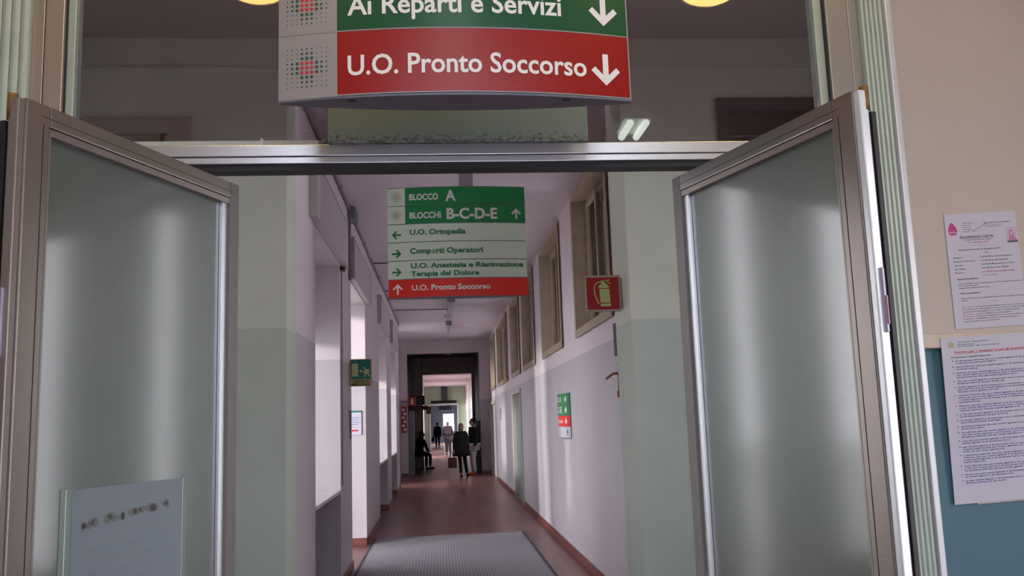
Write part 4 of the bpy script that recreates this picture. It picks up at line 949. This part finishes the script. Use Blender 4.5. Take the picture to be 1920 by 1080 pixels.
    # top garment
    def garment(name, chain, scale_, m, pads=0.014):
        ii = {}; pp = []; ee = []
        for a, b in chain:
            for n_ in (a, b):
                if n_ not in ii:
                    rr = R_[n_] if n_ in R_ else R_[n_[1:]]; ii[n_] = len(pp); pp.append((D[n_], (rr[0]*scale_+pads, rr[1]*scale_+pads)))
            ee.append((ii[a], ii[b]))
        return skin_mesh(name, pp, ee, m, r)
    ch = [('che', 'wai'), ('wai', 'pel'), ('che', 'neb')]
    for t in 'lr': ch += [('neb', t+'sho'), (t+'sho', t+'elb'), (t+'elb', t+'wri')]
    garment('jacket', ch, 1.0*bulk, top)
    ch = []
    for t in 'lr': ch += [('pel', t+'hip'), (t+'hip', t+'kne'), (t+'kne', t+'ank')]
    garment('trousers', ch, legw, bottom)
    if coat_len:
        pel = Vector(D['pel']); bm = bmesh.new(); rings = []
        for i, (dz, rx, ry) in enumerate(((.28, .165, .125), (.10, .17, .135), (-.05, .20, .155), (-coat_len, .215, .17))):
            rings.append([bm.verts.new((pel.x+rx*bulk*math.cos(q*math.pi/9), pel.y+ry*bulk*math.sin(q*math.pi/9), pel.z+dz)) for q in range(18)])
        for A_, B__ in zip(rings, rings[1:]):
            for q in range(18): bm.faces.new((A_[q], A_[(q+1) % 18], B__[(q+1) % 18], B__[q]))
        bm.faces.new(rings[-1]); bm.faces.new(rings[0][::-1]); link('coat_skirt', bm, top, r, True)
    for t in 'lr':
        a = Vector(D[t+'ank']); b = Vector(D[t+'toe']); bm = bmesh.new(); mid = (a+b)/2
        dd = (b-a); dd.z = 0; yaw_ = math.atan2(dd.x, dd.y)
        ellip(bm, (0, 0, 0), (.048, .135, .045), 12)
        for v in bm.verts: v.co.z = max(v.co.z, -.028)
        bmesh.ops.rotate(bm, verts=bm.verts, cent=(0, 0, 0), matrix=Matrix.Rotation(-yaw_, 3, 'Z')); bmesh.ops.translate(bm, verts=bm.verts, vec=(mid.x, mid.y, min(a.z, b.z)-.001+.0))
        link('shoe', bm, shoe, r, True)
    return r
def at(px_, py_, y):   # world x for a pixel column at floor depth y, used once for placing the group
    return 0
# woman in the long dark coat (facing the viewer, bag in her right hand)
person((.60, 27.15, 0), math.pi+.2, 1.50, {'rkne': (.06, .07, .49), 'rank': (.05, .10, .08), 'rtoe': (.06, .25, .03), 'lkne': (-.13, -.02, .49), 'lank': (-.20, -.08, .08), 'ltoe': (-.21, .08, .03), 'hed': (.0, .03, 1.60), 'rwri': (.27, .08, .86), 'rhan': (.27, .09, .77)},
       'person in a bulky black coat facing the camera before the archway, bag in hand', CL_BLACK, CL_BLACK, HAIR_M, CL_BLACK, coat_len=.28, bulk=1.45, hairlen=.02)
r = root('handbag', (.33, 27.07, .30), 'dark red handbag hanging from the hand of the person in black', 'handbag')
bm = bmesh.new(); box(bm, .20, .46, 26.99, 27.12, .26, .56, bev=.03); link('body', bm, LEATHER, r, True)
tubeo('handle', [(.26, 27.05, .55), (.27, 27.06, .66), (.32, 27.07, .74), (.38, 27.06, .66), (.40, 27.05, .55)], .010, LEATHER, r)
person((.98, 27.72, 0), math.pi*.5+.35, 1.63, {'lkne': (-.10, .05, .49), 'rwri': (.15, .20, 1.0), 'rhan': (.13, .25, .94), 'relb': (.24, .0, 1.12)},
       'person in dark jacket, pale trousers and orange shoes at the right of the archway', CL_NAVY, CL_WHITE, HAIR_M, ORANGE, bulk=1.4, legw=1.2)
person((.36, 46.0, 0), 0.05, 1.60, {'lkne': (-.08, .05, .49), 'lank': (-.08, .05, .08), 'ltoe': (-.09, .21, .03), 'hed': (0, .06, 1.56), 'nec': (0, .03, 1.49), 'relb': (.25, .06, 1.14), 'rwri': (.24, .26, 1.0), 'rhan': (.22, .33, .98), 'lelb': (-.25, .06, 1.14), 'lwri': (-.24, .26, 1.0), 'lhan': (-.22, .33, .98)},
       'person in a pale mauve shirt seen from behind, leaning on a walker', CL_SHIRT, CL_TAUPE, HAIRG, CL_TAUPE, bulk=1.6, legw=1.5)
# walker frame he leans on
r = root('walker_frame', (.36, 46.42, 0), 'pale wheeled walking frame held by the person in mauve', 'walker')
WM = mat('walker_metal', (.35, .33, .33, 1), .4, .6)
for s_ in (-1, 1):
    tubeo('side_frame', [(.36+s_*.25, 46.15, .10), (.36+s_*.25, 46.30, .92), (.36+s_*.25, 46.60, .92), (.36+s_*.25, 46.75, .10)], .014, WM, r)
    for y in (46.15, 46.75):
        bm = bmesh.new(); tube(bm, [(.36+s_*.25-.02, y, .065), (.36+s_*.25+.02, y, .065)], .065, 14); link('wheel', bm, GPLASTIC, r)
tubeo('crossbar', [(.11, 46.72, .6), (.61, 46.72, .6)], .012, WM, r)
person((-.21, 59.5, 0), .1, 1.56, {'lwri': (-.27, .0, .88), 'lhan': (-.28, .0, .79)}, 'person in a dark coat walking farthest off, bag at the left side', CL_BLACK, CL_BLACK, HAIR_M, CL_BLACK, coat_len=.22, bulk=1.3)
r = root('shopping_bag', (-.50, 59.5, .5), 'black bag carried by the farthest person', 'bag')
boxo('body', (-.62, -.42, 59.42, 59.56, .40, .66), CL_BLACK, r, .03); tubeo('handle', [(-.58, 59.49, .65), (-.54, 59.49, .73), (-.49, 59.49, .73), (-.46, 59.49, .65)], .01, CL_BLACK, r)
# seated person on the bench, facing into the corridor (+x)
sj = dict(pel=(0, -.10, .57), wai=(0, -.10, .69), che=(0, -.04, .90), neb=(0, .02, 1.04), nec=(0, .05, 1.09), hed=(0, .09, 1.17))
for s_, t in ((-1, 'l'), (1, 'r')): sj.update({t+'hip': (s_*.09, -.02, .55), t+'kne': (s_*.10, .38, .50), t+'ank': (s_*.10, .36, .08), t+'toe': (s_*.11, .52, .03), t+'sho': (s_*.17, .0, .99), t+'elb': (s_*.22, .08, .75), t+'wri': (s_*.12, .27, .62), t+'han': (s_*.08, .34, .60)})
person((-.72, 32.4, 0), -math.pi/2-.75, 1.66, sj, 'person in dark clothes seated on the bench at the left beyond the archway', CL_BLACK, CL_BLACK, HAIR_M, CL_BLACK, bulk=1.15, hairlen=.08)
